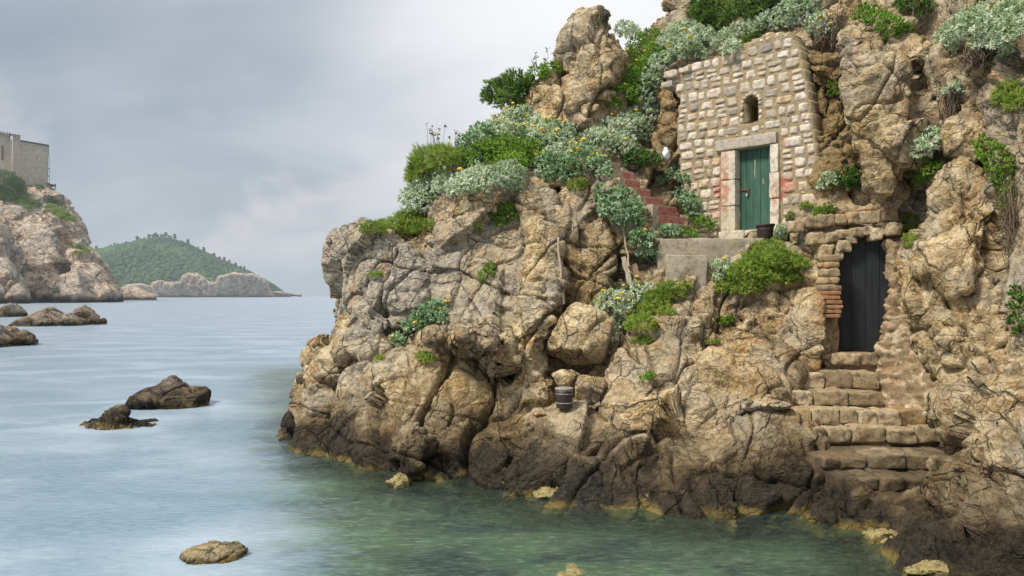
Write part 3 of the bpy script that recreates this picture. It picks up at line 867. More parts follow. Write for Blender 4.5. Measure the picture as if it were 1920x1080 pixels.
bx = np.unique(np.r_[np.linspace(-14, 10, 120), -14-np.geomspace(0.5, 6400, 14), 10+np.geomspace(0.5, 6400, 14)])
by = np.unique(np.r_[np.linspace(2, 30, 140), 2-np.geomspace(0.5, 40, 6), 30+np.geomspace(0.5, 6700, 18)])
gx, gy = np.meshgrid(bx, by)
q = np.c_[gx.ravel(), gy.ravel(), np.zeros(gx.size)]
sdist = np.array([kd1.find(v)[2] for v in q])
zb = -0.45-1.0*(1-np.exp(-sdist/2.2))-3.0*np.clip((sdist-4)/12, 0, 1)+0.22*fbm(q*0.9, 4)+0.1*ridged(q*2.3, 3)
q[:, 2] = np.minimum(zb, -0.12)
idx = np.arange(gx.size).reshape(len(by), len(bx))
bf = np.stack([idx[:-1, :-1], idx[:-1, 1:], idx[1:, 1:], idx[1:, :-1]], -1).reshape(-1, 4)


def bed_mat():
    m, t, b, P, out = material('weedy_sea_bed')
    a = t.noise(P, 0.75, 6, 0.6, 0.5); c = t.noise(P, 5, 8, 0.7)
    col = t.mix(t.step(a, 0.30, 0.74), (0.018, 0.026, 0.020), (0.075, 0.16, 0.060))
    col = t.mix(t.math('MULTIPLY', t.step(c, 0.45, 0.72), 0.45), col, (0.17, 0.21, 0.08))
    t.link(col, b.inputs['Base Color']); b.inputs['Roughness'].default_value = 0.95
    return m


tag(mesh('sea_bed', q, bf, bed_mat(), smooth=True), kind='structure')

# ------------------------------------------------------------------ masonry
LP = np.array((3.60, 17.40, 0.0)); RP = np.array((6.12, 14.90, 0.0))
WU = (RP-LP)/np.linalg.norm(RP-LP); WN = np.array((-(-WU[1]), -WU[0], 0.0)); WN = np.array((WU[1], -WU[0], 0.0))
if WN[1] > 0: WN = -WN
UP = np.array((0, 0, 1.0))


def wsz(px, py):
    """a photograph spot on the plane of the stone front: (along, height)"""
    a = (px-960)/F
    s = (LP[1]*a-LP[0])/(WU[0]-WU[1]*a)
    Y = LP[1]+WU[1]*s
    return s, CAMZ-(py-554)*Y/F


class Frame:
    def __init__(self, o, u, n):
        self.o, self.u, self.n = np.array(o, float), np.array(u, float), np.array(n, float)

    def __call__(self, s, z, off):
        s, z, off = np.broadcast_arrays(s, z, off)
        return self.o+s[..., None]*self.u+off[..., None]*self.n+z[..., None]*UP


WF = Frame(LP, WU, WN)


def rbox(c, h, r, div=4, amp=0.01, fr=4.0, jit=None, seed=0):
    """rounded, roughened block: local verts about c with half sizes h"""
    h = np.array(h, float); c = np.array(c, float)
    V = []; Fc = []
    n = div+1
    g = np.linspace(-1, 1, n)
    for ax in range(3):
        for sgn in (-1, 1):
            a, b = np.meshgrid(g, g, indexing='ij')
            p = np.empty((n*n, 3)); p[:, ax] = sgn; p[:, (ax+1) % 3] = a.ravel(); p[:, (ax+2) % 3] = b.ravel()
            base = len(V)*n*n
            i = np.arange(n*n).reshape(n, n)
            q = np.stack([i[:-1, :-1], i[1:, :-1], i[1:, 1:], i[:-1, 1:]], -1).reshape(-1, 4)
            if sgn < 0: q = q[:, ::-1]
            V.append(p); Fc.append(q+base)
    V = np.vstack(V)*h; Fc = np.vstack(Fc)
    r = min(r, h.min()*0.98)
    core = np.clip(V, -(h-r), h-r)
    dv = V-core
    ln = np.linalg.norm(dv, axis=1, keepdims=True)
    V = core+dv/np.maximum(ln, 1e-9)*r
    if jit is not None:      # skew the corners
        k = V/h
        V = V+np.stack([jit[0]*k[:, 2]*h[0]+jit[3]*k[:, 1]*h[0], jit[1]*k[:, 0]*h[1], jit[2]*k[:, 0]*h[2]], 1)
    if amp:
        q = V*fr+seed*5.17
        V = V+amp*np.stack([fbm(q, 3), fbm(q+31, 3), fbm(q+67, 3)], 1)
    return V+c, Fc


def fbox(fr, s0, s1, z0, z1, o0, o1, r=0.02, div=4, amp=0.01, freq=4.0, seed=0, jit=None):
    """rounded block in a frame (along, height, out)"""
    L, Fc = rbox(((s0+s1)/2, (o0+o1)/2, (z0+z1)/2), ((s1-s0)/2, (o1-o0)/2, (z1-z0)/2), r, div, amp, freq, jit, seed)
    return fr(L[:, 0], L[:, 2], L[:, 1]), Fc


def near_mask(t, P, c, rad, scl=(1, 1, 1)):
    v = t.scale(t.vmath('SUBTRACT', P, tuple(float(x) for x in c)), scl)
    nd = t.n('ShaderNodeVectorMath', operation='LENGTH'); t.link(v, nd.inputs[0])
    return t.math('SUBTRACT', 1.0, t.step(nd.outputs['Value'], rad*0.55, rad))


def stone_mat(name, stops, red=(), rough=0.9, bump=0.7, dirt=0.55):
    m, t, b, P, out = material(name)
    v = attrib(t, 'v')
    na = t.noise(P, 9, 9, 0.72, 0.3); nb = t.noise(P, 32, 7, 0.72); nc = t.noise(P, 2.1, 6, 0.65, 0.5)
    col = t.ramp(v, stops)
    col = t.mix(t.math('MULTIPLY', t.step(na, 0.46, 0.64), dirt), col, (0.13, 0.10, 0.065))
    col = t.mix(t.math('MULTIPLY', t.step(nb, 0.52, 0.70), 0.45), col, (0.75, 0.68, 0.58))
    col = t.mix(t.math('MULTIPLY', t.step(nc, 0.50, 0.68), 0.45), col, (0.36, 0.22, 0.09))
    for c, rad, scl in red:
        k = t.math('MULTIPLY', near_mask(t, P, c, rad, scl), t.step(t.noise(P, 6.5, 6, 0.65), 0.40, 0.56))
        col = t.mix(t.math('MULTIPLY', k, 0.62), col, (0.46, 0.07, 0.05))
    t.link(col, b.inputs['Base Color']); b.inputs['Roughness'].default_value = rough
    b.inputs['Specular IOR Level'].default_value = 0.25
    t.link(t.bump(t.math('ADD', na, t.math('MULTIPLY', nb, 0.6)), bump, 0.035), b.inputs['Normal'])
    return m


def P3(px, py, o=0.03):
    s, z = wsz(px, py)
    return WF(np.array(s), np.array(z), np.array(o))


redspots = [(P3(1349, 355), 0.16, (1, 1, .6)), (P3(1470, 352), 0.26, (1, 1, .8)), (P3(1342, 400), 0.16, (1, 1, .8)), (P3(1478, 375), 0.16, (1, 1, 1))]
M['cobble'] = stone_mat('wall_stone', [(0.0, (0.36, 0.31, 0.25)), (0.25, (0.54, 0.46, 0.36)), (0.55, (0.66, 0.58, 0.47)), (0.84, (0.70, 0.59, 0.51)), (0.95, (0.58, 0.43, 0.25)), (1.0, (0.30, 0.27, 0.24))], redspots)
M['mortar'] = stone_mat('lime_mortar', [(0, (0.33, 0.255, 0.15)), (1, (0.36, 0.28, 0.17))], redspots[:2], bump=0.9)
M['jamb'] = stone_mat('dressed_stone', [(0, (0.55, 0.48, 0.36)), (1, (0.70, 0.63, 0.50))], [(P3(1360, 345), 0.62, (4.4, 4.4, .66)), (P3(1455, 365), 0.36, (4, 4, .8))])
M['lintel'] = stone_mat('grey_stone', [(0, (0.40, 0.36, 0.29)), (1, (0.48, 0.43, 0.35))])
M['step'] = stone_mat('step_stone', [(0.0, (0.30, 0.22, 0.13)), (0.4, (0.44, 0.33, 0.19)), (0.8, (0.56, 0.45, 0.29)), (1.0, (0.42, 0.27, 0.12))], bump=1.0, dirt=0.85)
M['concrete'] = stone_mat('old_concrete', [(0, (0.36, 0.31, 0.23)), (1, (0.42, 0.36, 0.27))], bump=0.4)


def plain(name, c1, c2, scale=8, rough=0.7, bump=0.3, stretch=(1, 1, 1), spec=0.3):
    m, t, b, P, out = material(name)
    p = t.scale(P, stretch)
    na = t.noise(p, scale, 8, 0.7, 0.4); nb = t.noise(p, scale*4, 6, 0.7)
    t.link(t.mix(t.step(t.math('ADD', t.math('MULTIPLY', na, .7), t.math('MULTIPLY', nb, .3)), 0.36, 0.64), c1, c2), b.inputs['Base Color'])
    b.inputs['Roughness'].default_value = rough
    b.inputs['Specular IOR Level'].default_value = spec
    t.link(t.bump(t.math('ADD', na, nb), bump, 0.01), b.inputs['Normal'])
    return m


def door_mat():
    m, t, b, P, out = material('worn_green_paint')
    v = attrib(t, 'v')
    g = t.scale(P, (9, 9, 0.8))
    na = t.noise(g, 2.2, 9, 0.7, 0.3); nb = t.noise(t.scale(P, (30, 30, 1.6)), 1.6, 6, 0.7); nc = t.noise(P, 3.0, 6, 0.65)
    col = t.mix(t.step(na, 0.3, 0.7), (0.012, 0.048, 0.032), (0.032, 0.110, 0.070))
    col = t.mix(t.math('MULTIPLY', v, 0.3), col, (0.045, 0.13, 0.085))
    col = t.mix(t.math('MULTIPLY', t.step(nb, 0.56, 0.72), 0.5), col, (0.17, 0.25, 0.17))
    col = t.mix(t.math('MULTIPLY', t.step(t.math('ADD', t.math('MULTIPLY', nb, .5), t.math('MULTIPLY', nc, .5)), 0.58, 0.68), 0.6), col, (0.20, 0.17, 0.11))
    t.link(col, b.inputs['Base Color']); b.inputs['Roughness'].default_value = 0.62
    t.link(t.bump(t.math('ADD', na, nb), 0.5, 0.008), b.inputs['Normal'])
    return m


M['green_door'] = door_mat()
M['dark_door'] = plain('charcoal_paint', (0.012, 0.015, 0.017), (0.024, 0.028, 0.030), 3, 0.6, 0.35, (6, 6, 0.7))
M['rust'] = plain('rusty_iron', (0.10, 0.045, 0.025), (0.20, 0.10, 0.055), 20, 0.7, 0.4)
M['padlock'] = plain('dull_brass', (0.40, 0.37, 0.30), (0.60, 0.56, 0.46), 20, 0.45, 0.2)
M['tub'] = plain('cracked_black_rubber', (0.018, 0.012, 0.010), (0.055, 0.035, 0.028), 16, 0.7, 0.5)
M['bucket'] = plain('scuffed_dark_plastic', (0.018, 0.012, 0.012), (0.045, 0.030, 0.028), 9, 0.5, 0.3, spec=0.5)
M['worn_edge'] = plain('scuffed_plastic', (0.12, 0.10, 0.085), (0.38, 0.35, 0.31), 22, 0.7, 0.3)
M['pale_wood'] = plain('weathered_wood', (0.24, 0.19, 0.13), (0.52, 0.44, 0.33), 6, 0.85, 0.4, (6, 6, 1))
M['red_paint'] = plain('flaking_red_paint', (0.33, 0.05, 0.035), (0.44, 0.27, 0.20), 7, 0.8, 0.4)
M['brick'] = plain('old_brick', (0.28, 0.13, 0.06), (0.44, 0.25, 0.13), 14, 0.9, 0.5)
M['white'] = plain('white_plastic', (0.70, 0.70, 0.70), (0.85, 0.85, 0.86), 8, 0.5, 0.3)

# ---- the stone front with the green door
wall_poly = [(1247, 142), (1300, 118), (1360, 102), (1400, 80), (1440, 62), (1480, 60), (1500, 90), (1508, 130), (1520, 190), (1528, 250), (1535, 300), (1537, 340), (1532, 385), (1500, 405), (1470, 440), (1350, 446), (1304, 446), (1288, 395), (1277, 350), (1272, 290), (1268, 240), (1275, 185), (1262, 170)]
front = thing('stone_facade', WF(np.array(1.8), np.array(4.25), np.array(0.0)), 'tall wall of squared pale stones built into the cliff round the green door', 'stone wall')
wp = np.array([wsz(*p) for p in wall_poly])
dl, dbl = wsz(1378, 432)[0], wsz(1378, 432)[1]
drr = wsz(1447, 429)[0]
dzt = (wsz(1378, 281)[1]+wsz(1447, 270)[1])/2; dzb = (wsz(1378, 432)[1]+wsz(1447, 429)[1])/2
nl, nr_ = wsz(1395, 200)[0], wsz(1422, 200)[0]
nzb, nzt = wsz(1409, 228)[1], wsz(1409, 180)[1]
ncx = (nl+nr_)/2; nhw = (nr_-nl)/2


def in_niche(s, z, pad=0.0):
    arch = nzt-nhw
    return (np.abs(s-ncx) < nhw+pad) & (z > nzb-pad) & np.where(z < arch, True, (s-ncx)**2+(z-arch)**2 < (nhw+pad)**2)


cs = 0.04
sx = np.arange(wp[:, 0].min(), wp[:, 0].max()+cs, cs); zz = np.arange(wp[:, 1].min(), wp[:, 1].max()+cs, cs)
gs, gz = np.meshgrid(sx, zz)
cc = np.c_[(gs[:-1, :-1]+cs/2).ravel(), (gz[:-1, :-1]+cs/2).ravel()]
ok = inside(cc, wp) & ~((cc[:, 0] > dl) & (cc[:, 0] < drr) & (cc[:, 1] > dzb-0.3) & (cc[:, 1] < dzt)) & ~in_niche(cc[:, 0], cc[:, 1])
idx = np.arange(gs.size).reshape(gs.shape)
quads = np.stack([idx[:-1, :-1], idx[:-1, 1:], idx[1:, 1:], idx[1:, :-1]], -1).reshape(-1, 4)[ok]
used = np.unique(quads); rm = -np.ones(gs.size, int); rm[used] = np.arange(len(used)); quads = rm[quads]
s_, z_ = gs.ravel()[used], gz.ravel()[used]
q3 = np.c_[s_*5, z_*5, s_*0]
fo = 0.018*fbm(q3, 4)
jj = 0.010
fr_ = WF(s_+jj*fbm(q3+9, 2), z_+jj*fbm(q3+19, 2), fo)
bk_ = WF(s_, z_, np.full(len(s_), -0.55))
n_ = len(s_)
e4 = np.vstack([quads[:, [0, 1]], quads[:, [1, 2]], quads[:, [2, 3]], quads[:, [3, 0]]])
es = set(map(tuple, e4))
sides = np.array([(b, a, a+n_, b+n_) for (a, b) in es if (b, a) not in es])
mesh('mortar', np.vstack([fr_, bk_]), np.vstack([quads, quads[:, ::-1]+n_, sides]), M['mortar'], front, smooth=True, attrs={'v': np.full(2*n_, .5)})

rr = np.random.default_rng(21)
st = MB()


def cobble(mb, fr, s0, s1, z0, z1, seed, off=0.0, v=None, hgt=None):
    n = 9
    a, b = np.meshgrid(np.linspace(-1, 1, n), np.linspace(-1, 1, n), indexing='ij')
    r = np.random.default_rng(seed)
    cj = r.uniform(-0.13, 0.13, (2, 2, 2))
    # squarish outline
    ang = r.uniform(-0.06, 0.06)
    pw = r.uniform(4.5, 9.0)
    nrm_ = (np.abs(a)**pw+np.abs(b)**pw)**(1/pw)+1e-9
    k = np.maximum(np.abs(a), np.abs(b))/nrm_
    a2, b2 = a*k, b*k
    wA, wB = (a2+1)/2, (b2+1)/2
    ja = (1-wA)*(1-wB)*cj[0, 0, 0]+wA*(1-wB)*cj[1, 0, 0]+(1-wA)*wB*cj[0, 1, 0]+wA*wB*cj[1, 1, 0]
    jb = (1-wA)*(1-wB)*cj[0, 0, 1]+wA*(1-wB)*cj[1, 0, 1]+(1-wA)*wB*cj[0, 1, 1]+wA*wB*cj[1, 1, 1]
    x = (a2+ja)*(s1-s0)/2; y = (b2+jb)*(z1-z0)/2
    s = (s0+s1)/2+x*math.cos(ang)-y*math.sin(ang); z = (z0+z1)/2+x*math.sin(ang)+y*math.cos(ang)
    e = np.maximum(np.abs(a), np.abs(b))
    h = hgt or r.uniform(0.012, 0.036)
    q = np.c_[s.ravel()*9, z.ravel()*9, np.full(n*n, seed*3.1)]
    nz = fbm(q, 3).reshape(n, n)
    o = off-0.05+(h+0.05)*(1-e**8)+0.020*nz*(1-e**4)
    s = s+0.012*fbm(q+5, 2).reshape(n, n); z = z+0.012*fbm(q+15, 2).reshape(n, n)
    i = np.arange(n*n).reshape(n, n)
    f = np.stack([i[:-1, :-1], i[1:, :-1], i[1:, 1:], i[:-1, 1:]], -1).reshape(-1, 4)
    P = fr(s.ravel(), z.ravel(), o.ravel())
    mb.add(P, f, r.random() if v is None else v)


z = 4.25; k = 0
jl0, jl1 = wsz(1354, 400)[0], dl
jr0, jr1 = drr, wsz(1463, 400)[0]
lin0, lin1 = wsz(1344, 270)[0], wsz(1458, 260)[0]
lz0, lz1 = dzt, dzt+0.24
sg = np.arange(wp[:, 0].min(), wp[:, 0].max(), 0.01)
while z < wp[:, 1].max()-0.1:
    hrow = rr.uniform(0.20, 0.27)
    free = np.ones(len(sg), bool)
    for zq in (z+0.04, z+hrow-0.05):
        free &= inside(np.c_[sg, np.full(len(sg), zq)], wp)
        free &= ~in_niche(sg, np.full(len(sg), zq), 0.10)
    if z < lz0-0.05 and z+hrow > dzb-0.2: free &= ~((sg > jl0-0.015) & (sg < jr1+0.015))
    if z+hrow*0.75 > lz0 and z < lz1-0.03: free &= ~((sg > lin0-0.02) & (sg < lin1+0.02))
    zt_ = min(z+hrow, lz0) if False else z+hrow
    cuts = np.flatnonzero(np.diff(np.r_[0, free.astype(int), 0]))
    for i0, i1 in zip(cuts[::2], cuts[1::2]):
        sa, sb = sg[i0]+0.012, sg[i1-1]-0.012
        if sb-sa < 0.07: continue
        nst = max(1, int(round((sb-sa)/0.275)))
        wts = rr.uniform(0.65, 1.4, nst); edg = sa+(sb-sa)*np.r_[0, np.cumsum(wts)/wts.sum()]
        for e0, e1 in zip(edg[:-1], edg[1:]):
            g = rr.uniform(0.008, 0.024)
            zw = z+0.03*math.sin(e0*2.3+z)+rr.uniform(-.012, .012)
            hh_ = hrow-g+rr.uniform(-.02, .012)
            halves = [(zw, zw+hh_)] if rr.random() > 0.15 else [(zw, zw+hh_*0.45), (zw+hh_*0.53, zw+hh_)]
            for (a0, a1) in halves:
                cobble(st, WF, e0+g/2, e1-g/2, a0, a1, k); k += 1
    z += hrow
# small stones fitted round the niche and beside the jambs
for th in np.linspace(-0.1, math.pi+0.1, 9):
    a_ = ncx+(nhw+0.055)*math.cos(th); b_ = nzt-nhw+(nhw+0.055)*math.sin(th)
    cobble(st, WF, a_-0.045, a_+0.045, b_-0.04, b_+0.04, k, v=rr.uniform(.1, .7)); k += 1
for zz_ in np.arange(nzb, nzt-nhw-0.05, 0.13):
    for sgn in (-1, 1):
        a_ = ncx+sgn*(nhw+0.05)
        cobble(st, WF, a_-0.04, a_+0.04, zz_, zz_+0.11, k); k += 1
occ_s = np.arange(wp[:, 0].min(), wp[:, 0].max(), 0.02); occ_z = np.arange(4.2, wp[:, 1].max(), 0.02)
OS, OZ = np.meshgrid(occ_s, occ_z)
freeg = inside(np.c_[OS.ravel(), OZ.ravel()], wp).reshape(OS.shape) & ~in_niche(OS, OZ, 0.10)
freeg &= ~((OS > jl0-0.01) & (OS < jr1+0.01) & (OZ < lz0) & (OZ > dzb-0.22)) & ~((OS > lin0-0.01) & (OS < lin1+0.01) & (OZ > lz0-0.02) & (OZ < lz1+0.01))
for vs in st.V:
    s0_, z0_ = ((vs-LP) @ WU), vs[:, 2]
    freeg[(OS > s0_.min()+.012) & (OS < s0_.max()-.012) & (OZ > z0_.min()+.012) & (OZ < z0_.max()-.012)] = False
for big_ in (0.20, 0.15, 0.11, 0.075):
    for _ in range(2600):
        wq = big_*rr.uniform(.75, 1.35); hq = big_*rr.uniform(.6, 1.0)
        a_ = rr.uniform(occ_s[0], occ_s[-1]-wq); b_ = rr.uniform(occ_z[0], occ_z[-1]-hq)
        i0, i1 = int((a_-occ_s[0])/0.02), int((a_+wq-occ_s[0])/0.02)+1
        j0, j1 = int((b_-occ_z[0])/0.02), int((b_+hq-occ_z[0])/0.02)+1
        if freeg[j0:j1, i0:i1].all():
            cobble(st, WF, a_, a_+wq, b_, b_+hq, k, hgt=0.015); k += 1
            freeg[j0:j1, i0:i1] = False
st.build('stones', M['cobble'], front, smooth=True)
# projecting stones at the top left corner
tl = MB()
for (px, py, w_, h_) in ((1262, 140, .36, .16), (1255, 160, .30, .15), (1288, 132, .26, .13)):
    s, z = wsz(px, py)
    tl.add(*fbox(WF, s-w_/2, s+w_/2, z-h_/2, z+h_/2, -0.3, 0.14, 0.03, 5, 0.02, 6, px), rr.uniform(.1, .4))
tl.build('corner_stones', M['cobble'], front, smooth=True)
# the niche window
nb_ = MB()
th = np.linspace(0, math.pi, 13)
ol = np.r_[[(ncx+nhw, nzb)], np.c_[ncx+nhw*np.cos(th), nzt-nhw+nhw*np.sin(th)], [(ncx-nhw, nzb)]]
m_ = len(ol)
A_ = WF(ol[:, 0], ol[:, 1], np.full(m_, 0.02)); B_ = WF(ol[:, 0]*0.9+ncx*0.1, ol[:, 1], np.full(m_, -0.62))
nb_.add(np.vstack([A_, B_]), [(i, (i+1) % m_, (i+1) % m_+m_, i+m_) for i in range(m_)]+[tuple(range(m_, 2*m_))], 0.2)
nb_.build('window_niche', M['mortar'], front)
# dressed frame
jb = MB()
hs = [dzb-0.02, dzb+0.55*(1), dzb+1.12, dzt-0.004]
for a_, b_ in zip(hs[:-1], hs[1:]):
    jb.add(*fbox(WF, jl0, jl1+0.035, a_+0.004, b_-0.004, -0.30, 0.06, 0.022, 6, 0.012, 5, a_*7), rr.random())
lj = jb.build('jamb', M['jamb'], front, smooth=True)
jb = MB()
hs = [dzb-0.1, dzb+0.62, dzb+1.16, dzt-0.004]
for i, (a_, b_) in enumerate(zip(hs[:-1], hs[1:])):
    jb.add(*fbox(WF, jr0-0.01-(0.02 if i == 1 else 0), jr1-(0.02 if i == 2 else 0), a_+0.004, b_-0.004, -0.30, 0.07, 0.022, 6, 0.012, 5, a_*9), 0.6+0.4*rr.random())
jb.build('jamb', M['jamb'], front, smooth=True)
lb = MB(); lb.add(*fbox(WF, lin0, lin1, lz0, lz1, -0.32, 0.085, 0.022, 10, 0.010, 5, 3), 0.5)
lb.build('lintel', M['lintel'], front, smooth=True)
th_ = MB()
t0, t1 = wsz(1356, 440)[0], wsz(1440, 440)[0]
th_.add(*fbox(WF, t0, (t0+t1)/2+.08, dzb-0.20, dzb-0.008, -0.3, 0.22, 0.025, 6, 0.010, 5, 1), 0.3)
th_.add(*fbox(WF, (t0+t1)/2+.086, t1+.25, dzb-0.20, dzb-0.012, -0.3, 0.20, 0.025, 6, 0.010, 5, 2), 0.8)
th_.build('threshold', M['jamb'], front, smooth=True)
door = MB()
nbw = 5; ed = np.linspace(dl+0.02, drr-0.005, nbw+1)
for i in range(nbw):
    door.add(*fbox(WF, ed[i]+0.0018, ed[i+1]-0.0018, dzb-0.004, dzt-0.01, -0.20-0.003*(i % 2), -0.155-0.006*(i % 2), 0.005, 4, 0.002, 3, i), rr.random())
dob = door.build('door', M['green_door'], front)
bt = MB()
bs, bz = wsz(1376, 356); b1 = wsz(1398, 356)[0]
bt.add(*fbox(WF, bs-0.03, b1, bz-0.018, bz+0.012, -0.16, -0.125, 0.008, 3, 0.003, 9, 1), 0)
bt.add(*fbox(WF, b1-0.03, b1, bz-0.13, bz+0.012, -0.155, -0.12, 0.008, 3, 0.003, 9, 2), 0)
bt.add(*fbox(WF, bs-0.05, bs-0.01, bz-0.035, bz+0.035, -0.16, -0.11, 0.008, 3, 0.003, 9, 2), 0)
bt.build('bolt', M['rust'], dob)
bt = MB(); bt.add(*fbox(WF, b1-0.05, b1-0.012, bz-0.155, bz-0.095, -0.13, -0.10, 0.01, 3, 0.002, 9, 2), 0)
bt.build('padlock', M['padlock'], dob)
bt = MB()
cs_, cz_ = wsz(1409, 315)
bt.add(*fbox(WF, cs_-0.010, cs_+0.012, cz_-0.20, cz_+0.20, -0.16, -0.148, 0.004, 5, 0.007, 7, 2), 0)
cs2, cz2 = wsz(1425, 338); bt.add(*fbox(WF, cs2-0.014, cs2+0.012, cz2-0.06, cz2+0.06, -0.16, -0.15, 0.004, 4, 0.006, 9, 5), 0)
bt.build('splintered_wood', M['pale_wood'], dob)

# ---- terrace, retaining wall, landing
FX = Frame((0, 0, 0), (1, 0, 0), (0, -1, 0))          # along X, out towards the camera: off = -Y
tb = MB(); tb.add(*fbox(FX, 3.25, 5.7, 3.6, 4.21, -17.3, -15.22, 0.03, 8, 0.02, 3, 1), 0.4)
tag(tb.build('terrace', M['concrete'], None, smooth=True), kind='structure')
rw = thing('retaining_wall', (4.0, 15.05, 3.4), 'low concrete retaining wall under the green door terrace', 'low wall')
wb = MB(); wb.add(*fbox(FX, (1233-960)*15.0/F, (1446-960)*15.0/F, 3.2, 4.235, -15.20, -14.92, 0.03, 18, 0.03, 2.4, 1), 0.5)
wb.build('wall', M['concrete'], rw, smooth=True)
wb = MB(); wb.add(*fbox(FX, (1250-960)*14.8/F, (1324-960)*14.8/F, 3.20, 3.90, -14.95, -14.74, 0.03, 10, 0.03, 2.6, 2), 0.2)
wb.build('step_block', M['concrete'], rw, smooth=True)

# ---- upper stair with red risers
us = thing('upper_stair', (3.9, 15.6, 4.2), 'narrow stair climbing left from the terrace, its risers daubed with red paint', 'stairs')
AS = np.array((-0.63, 0.77, 0.0)); AW = np.array((0.77, 0.63, 0.0))
steps = [(1132, 1163, 303), (1140, 1195, 320), (1160, 1203, 335), (1180, 1223, 352), (1197, 1248, 368), (1220, 1273, 385), (1217, 1290, 403), (1253, 1303, 420), (1300, 1328, 437)]
for i, (x0, x1, yt) in enumerate(steps):
    zt = 4.40+(8-i)*0.195
    Y = (zt-CAMZ)*F/(554-yt)
    c = at((x0+x1)/2, yt, Y)
    wdt = max(0.52, (x1-x0)*Y/F/0.77)
    fr = Frame((c[0], c[1], 0), AW, -AS)
    b_ = MB(); b_.add(*fbox(fr, -wdt/2, wdt/2, zt-0.5, zt, -0.5, 0, 0.022, 7, 0.012, 4, i), rr.random())
    so = b_.build('step', M['concrete'], us, smooth=True)
    if i not in (0, 8):
        b_ = MB(); b_.add(*fbox(fr, -wdt*(0.30 if i > 1 else 0.0), wdt*0.5-0.01, zt-0.205, zt-0.03, -0.02, 0.014, 0.008, 6, 0.006, 5, i+20), rr.random())
        b_.build('painted_riser', M['red_paint'], so, smooth=True)

# ---- lower steps of cut stone
ls = thing('stone_steps', (6.2, 11.5, 0.0), 'broad worn steps of cut stone climbing from the water to the dark lower door', 'steps')
defs = [(1560, 1652, 2.09, 13.36, 0.24), (1452, 1651, 1.77, 12.95, 0.30), (1436, 1650, 1.50, 12.52, 0.26), (1460, 1803, 1.24, 12.12, 0.26), (1516, 1798, 1.00, 11.86, 0.26), (1545, 1798, 0.73, 11.02, 0.20), (1590, 1792, 0.53, 10.55, 0.20), (1606, 1786, 0.36, 10.2, 0.30)]
for i, (x0, x1, zt, Y, hh) in enumerate(defs):
    X0, X1 = (x0-960)*Y/F, (x1-960)*Y/F
    b_ = MB()
    b_.add(*fbox(FX, X0-0.1, X1+0.1, zt-1.0, zt-0.035, -(Y+1.1), -(Y+0.10), 0.03, 8, 0.02, 3, i), 0.15)
    x = X0
    while x < X1-0.08:
        wd = min(rr.uniform(0.26, 0.62), X1-x)
        if X1-x-wd < 0.15: wd = X1-x
        b_.add(*fbox(FX, x+0.006, x+wd-0.006, zt-hh, zt+rr.uniform(-.045, .015), -(Y+0.55), -Y+rr.uniform(-.06, .05), 0.03, 10, 0.034, 4.5, x*9+i, rr.uniform(-.07, .07, 4)), rr.random())
        x += wd
    o = b_.build('step', None, ls, smooth=True)
    o.data.materials.append(M['step'])

# wet dark stain climbs the lowest treads: the stone is darker and smoother there
m, t, b, P, out = M['step'], NT.__new__(NT), None, None, None
t.nt = m.node_tree
bs_ = [n for n in m.node_tree.nodes if n.type == 'BSDF_PRINCIPLED'][0]
src = bs_.inputs['Base Color'].links[0].from_socket
Pn = t.n('ShaderNodeNewGeometry').outputs['Position']
zz_ = t.math('ADD', t.xyz(Pn)[2], t.math('MULTIPLY', t.math('SUBTRACT', t.noise(Pn, 1.6, 7, 0.7), 0.5), 1.1))
wet = t.math('SUBTRACT', 1.0, t.step(zz_, 0.35, 1.15))
t.link(t.mix(t.math('MULTIPLY', wet, 0.88), src, (0.05, 0.038, 0.022)), bs_.inputs['Base Color'])
t.link(t.math('SUBTRACT', 0.9, t.math('MULTIPLY', wet, 0.45)), bs_.inputs['Roughness'])

# cut block on the rock left of the steps
cb = MB(); cb.add(*fbox(FX, (1388-960)*12.7/F, (1452-960)*12.7/F, 1.35, 1.72, -13.2, -12.68, 0.03, 7, 0.02, 4, 3), 0.1)
o = cb.build('cut_block', M['concrete'], None, smooth=True, origin=at(1420, 740, 12.9))
tag(o, 'squared dark stone block beside the upper treads of the lower steps', 'block')

# ---- rubble pillar right of the dark door
pl, pco, _ = remesh('rubble_pillar', [(block([(1664, 452), (1692, 446), (1716, 466), (1732, 560), (1764, 640), (1796, 700), (1800, 800), (1650, 800), (1652, 655), (1664, 600), (1670, 545), (1664, 490)],
                                            [(1666, 460, 13.45), (1710, 460, 13.5), (1655, 660, 13.25), (1790, 720, 12.35), (1655, 780, 12.75), (1740, 620, 12.95)], 0.12, 14, 0.9, 5), 0)], 0.03, 2)
nn = normals(pl.data)
f1, f2, off, cid = worley(pco*np.array((9, 9, 12)), 3)
g1, g2, _, cid2 = worley(pco*np.array((4.2, 4.2, 6)), 9)
pd = 0.05*(1-f1*1.25)*(_rand[cid, 3] > 0.4)+0.07*fbm(pco*2.2, 4)+0.08*(1-g1*1.2)*(_rand[cid2, 3] > 0.5)-0.04*np.exp(-((pco[:, 2]*3.1+0.25*fbm(pco*1.3, 2)) % 1.0/0.12)**2)+0.02*ridged(pco*7, 3)
setco(pl.data, pco+nn*pd[:, None])
attr(pl.data, 'v', np.where(_rand[cid, 3] > 0.45, _rand[cid, 5], 0.1))
pl.data.materials.append(stone_mat('rubble_concrete', [(0, (0.24, 0.165, 0.09)), (0.5, (0.36, 0.26, 0.15)), (0.85, (0.60, 0.49, 0.34)), (1, (0.45, 0.22, 0.12))], bump=1.0, dirt=0.8))
tag(pl, 'crumbling rubble pier of pebbly mortar right of the dark lower door', 'stone pier')

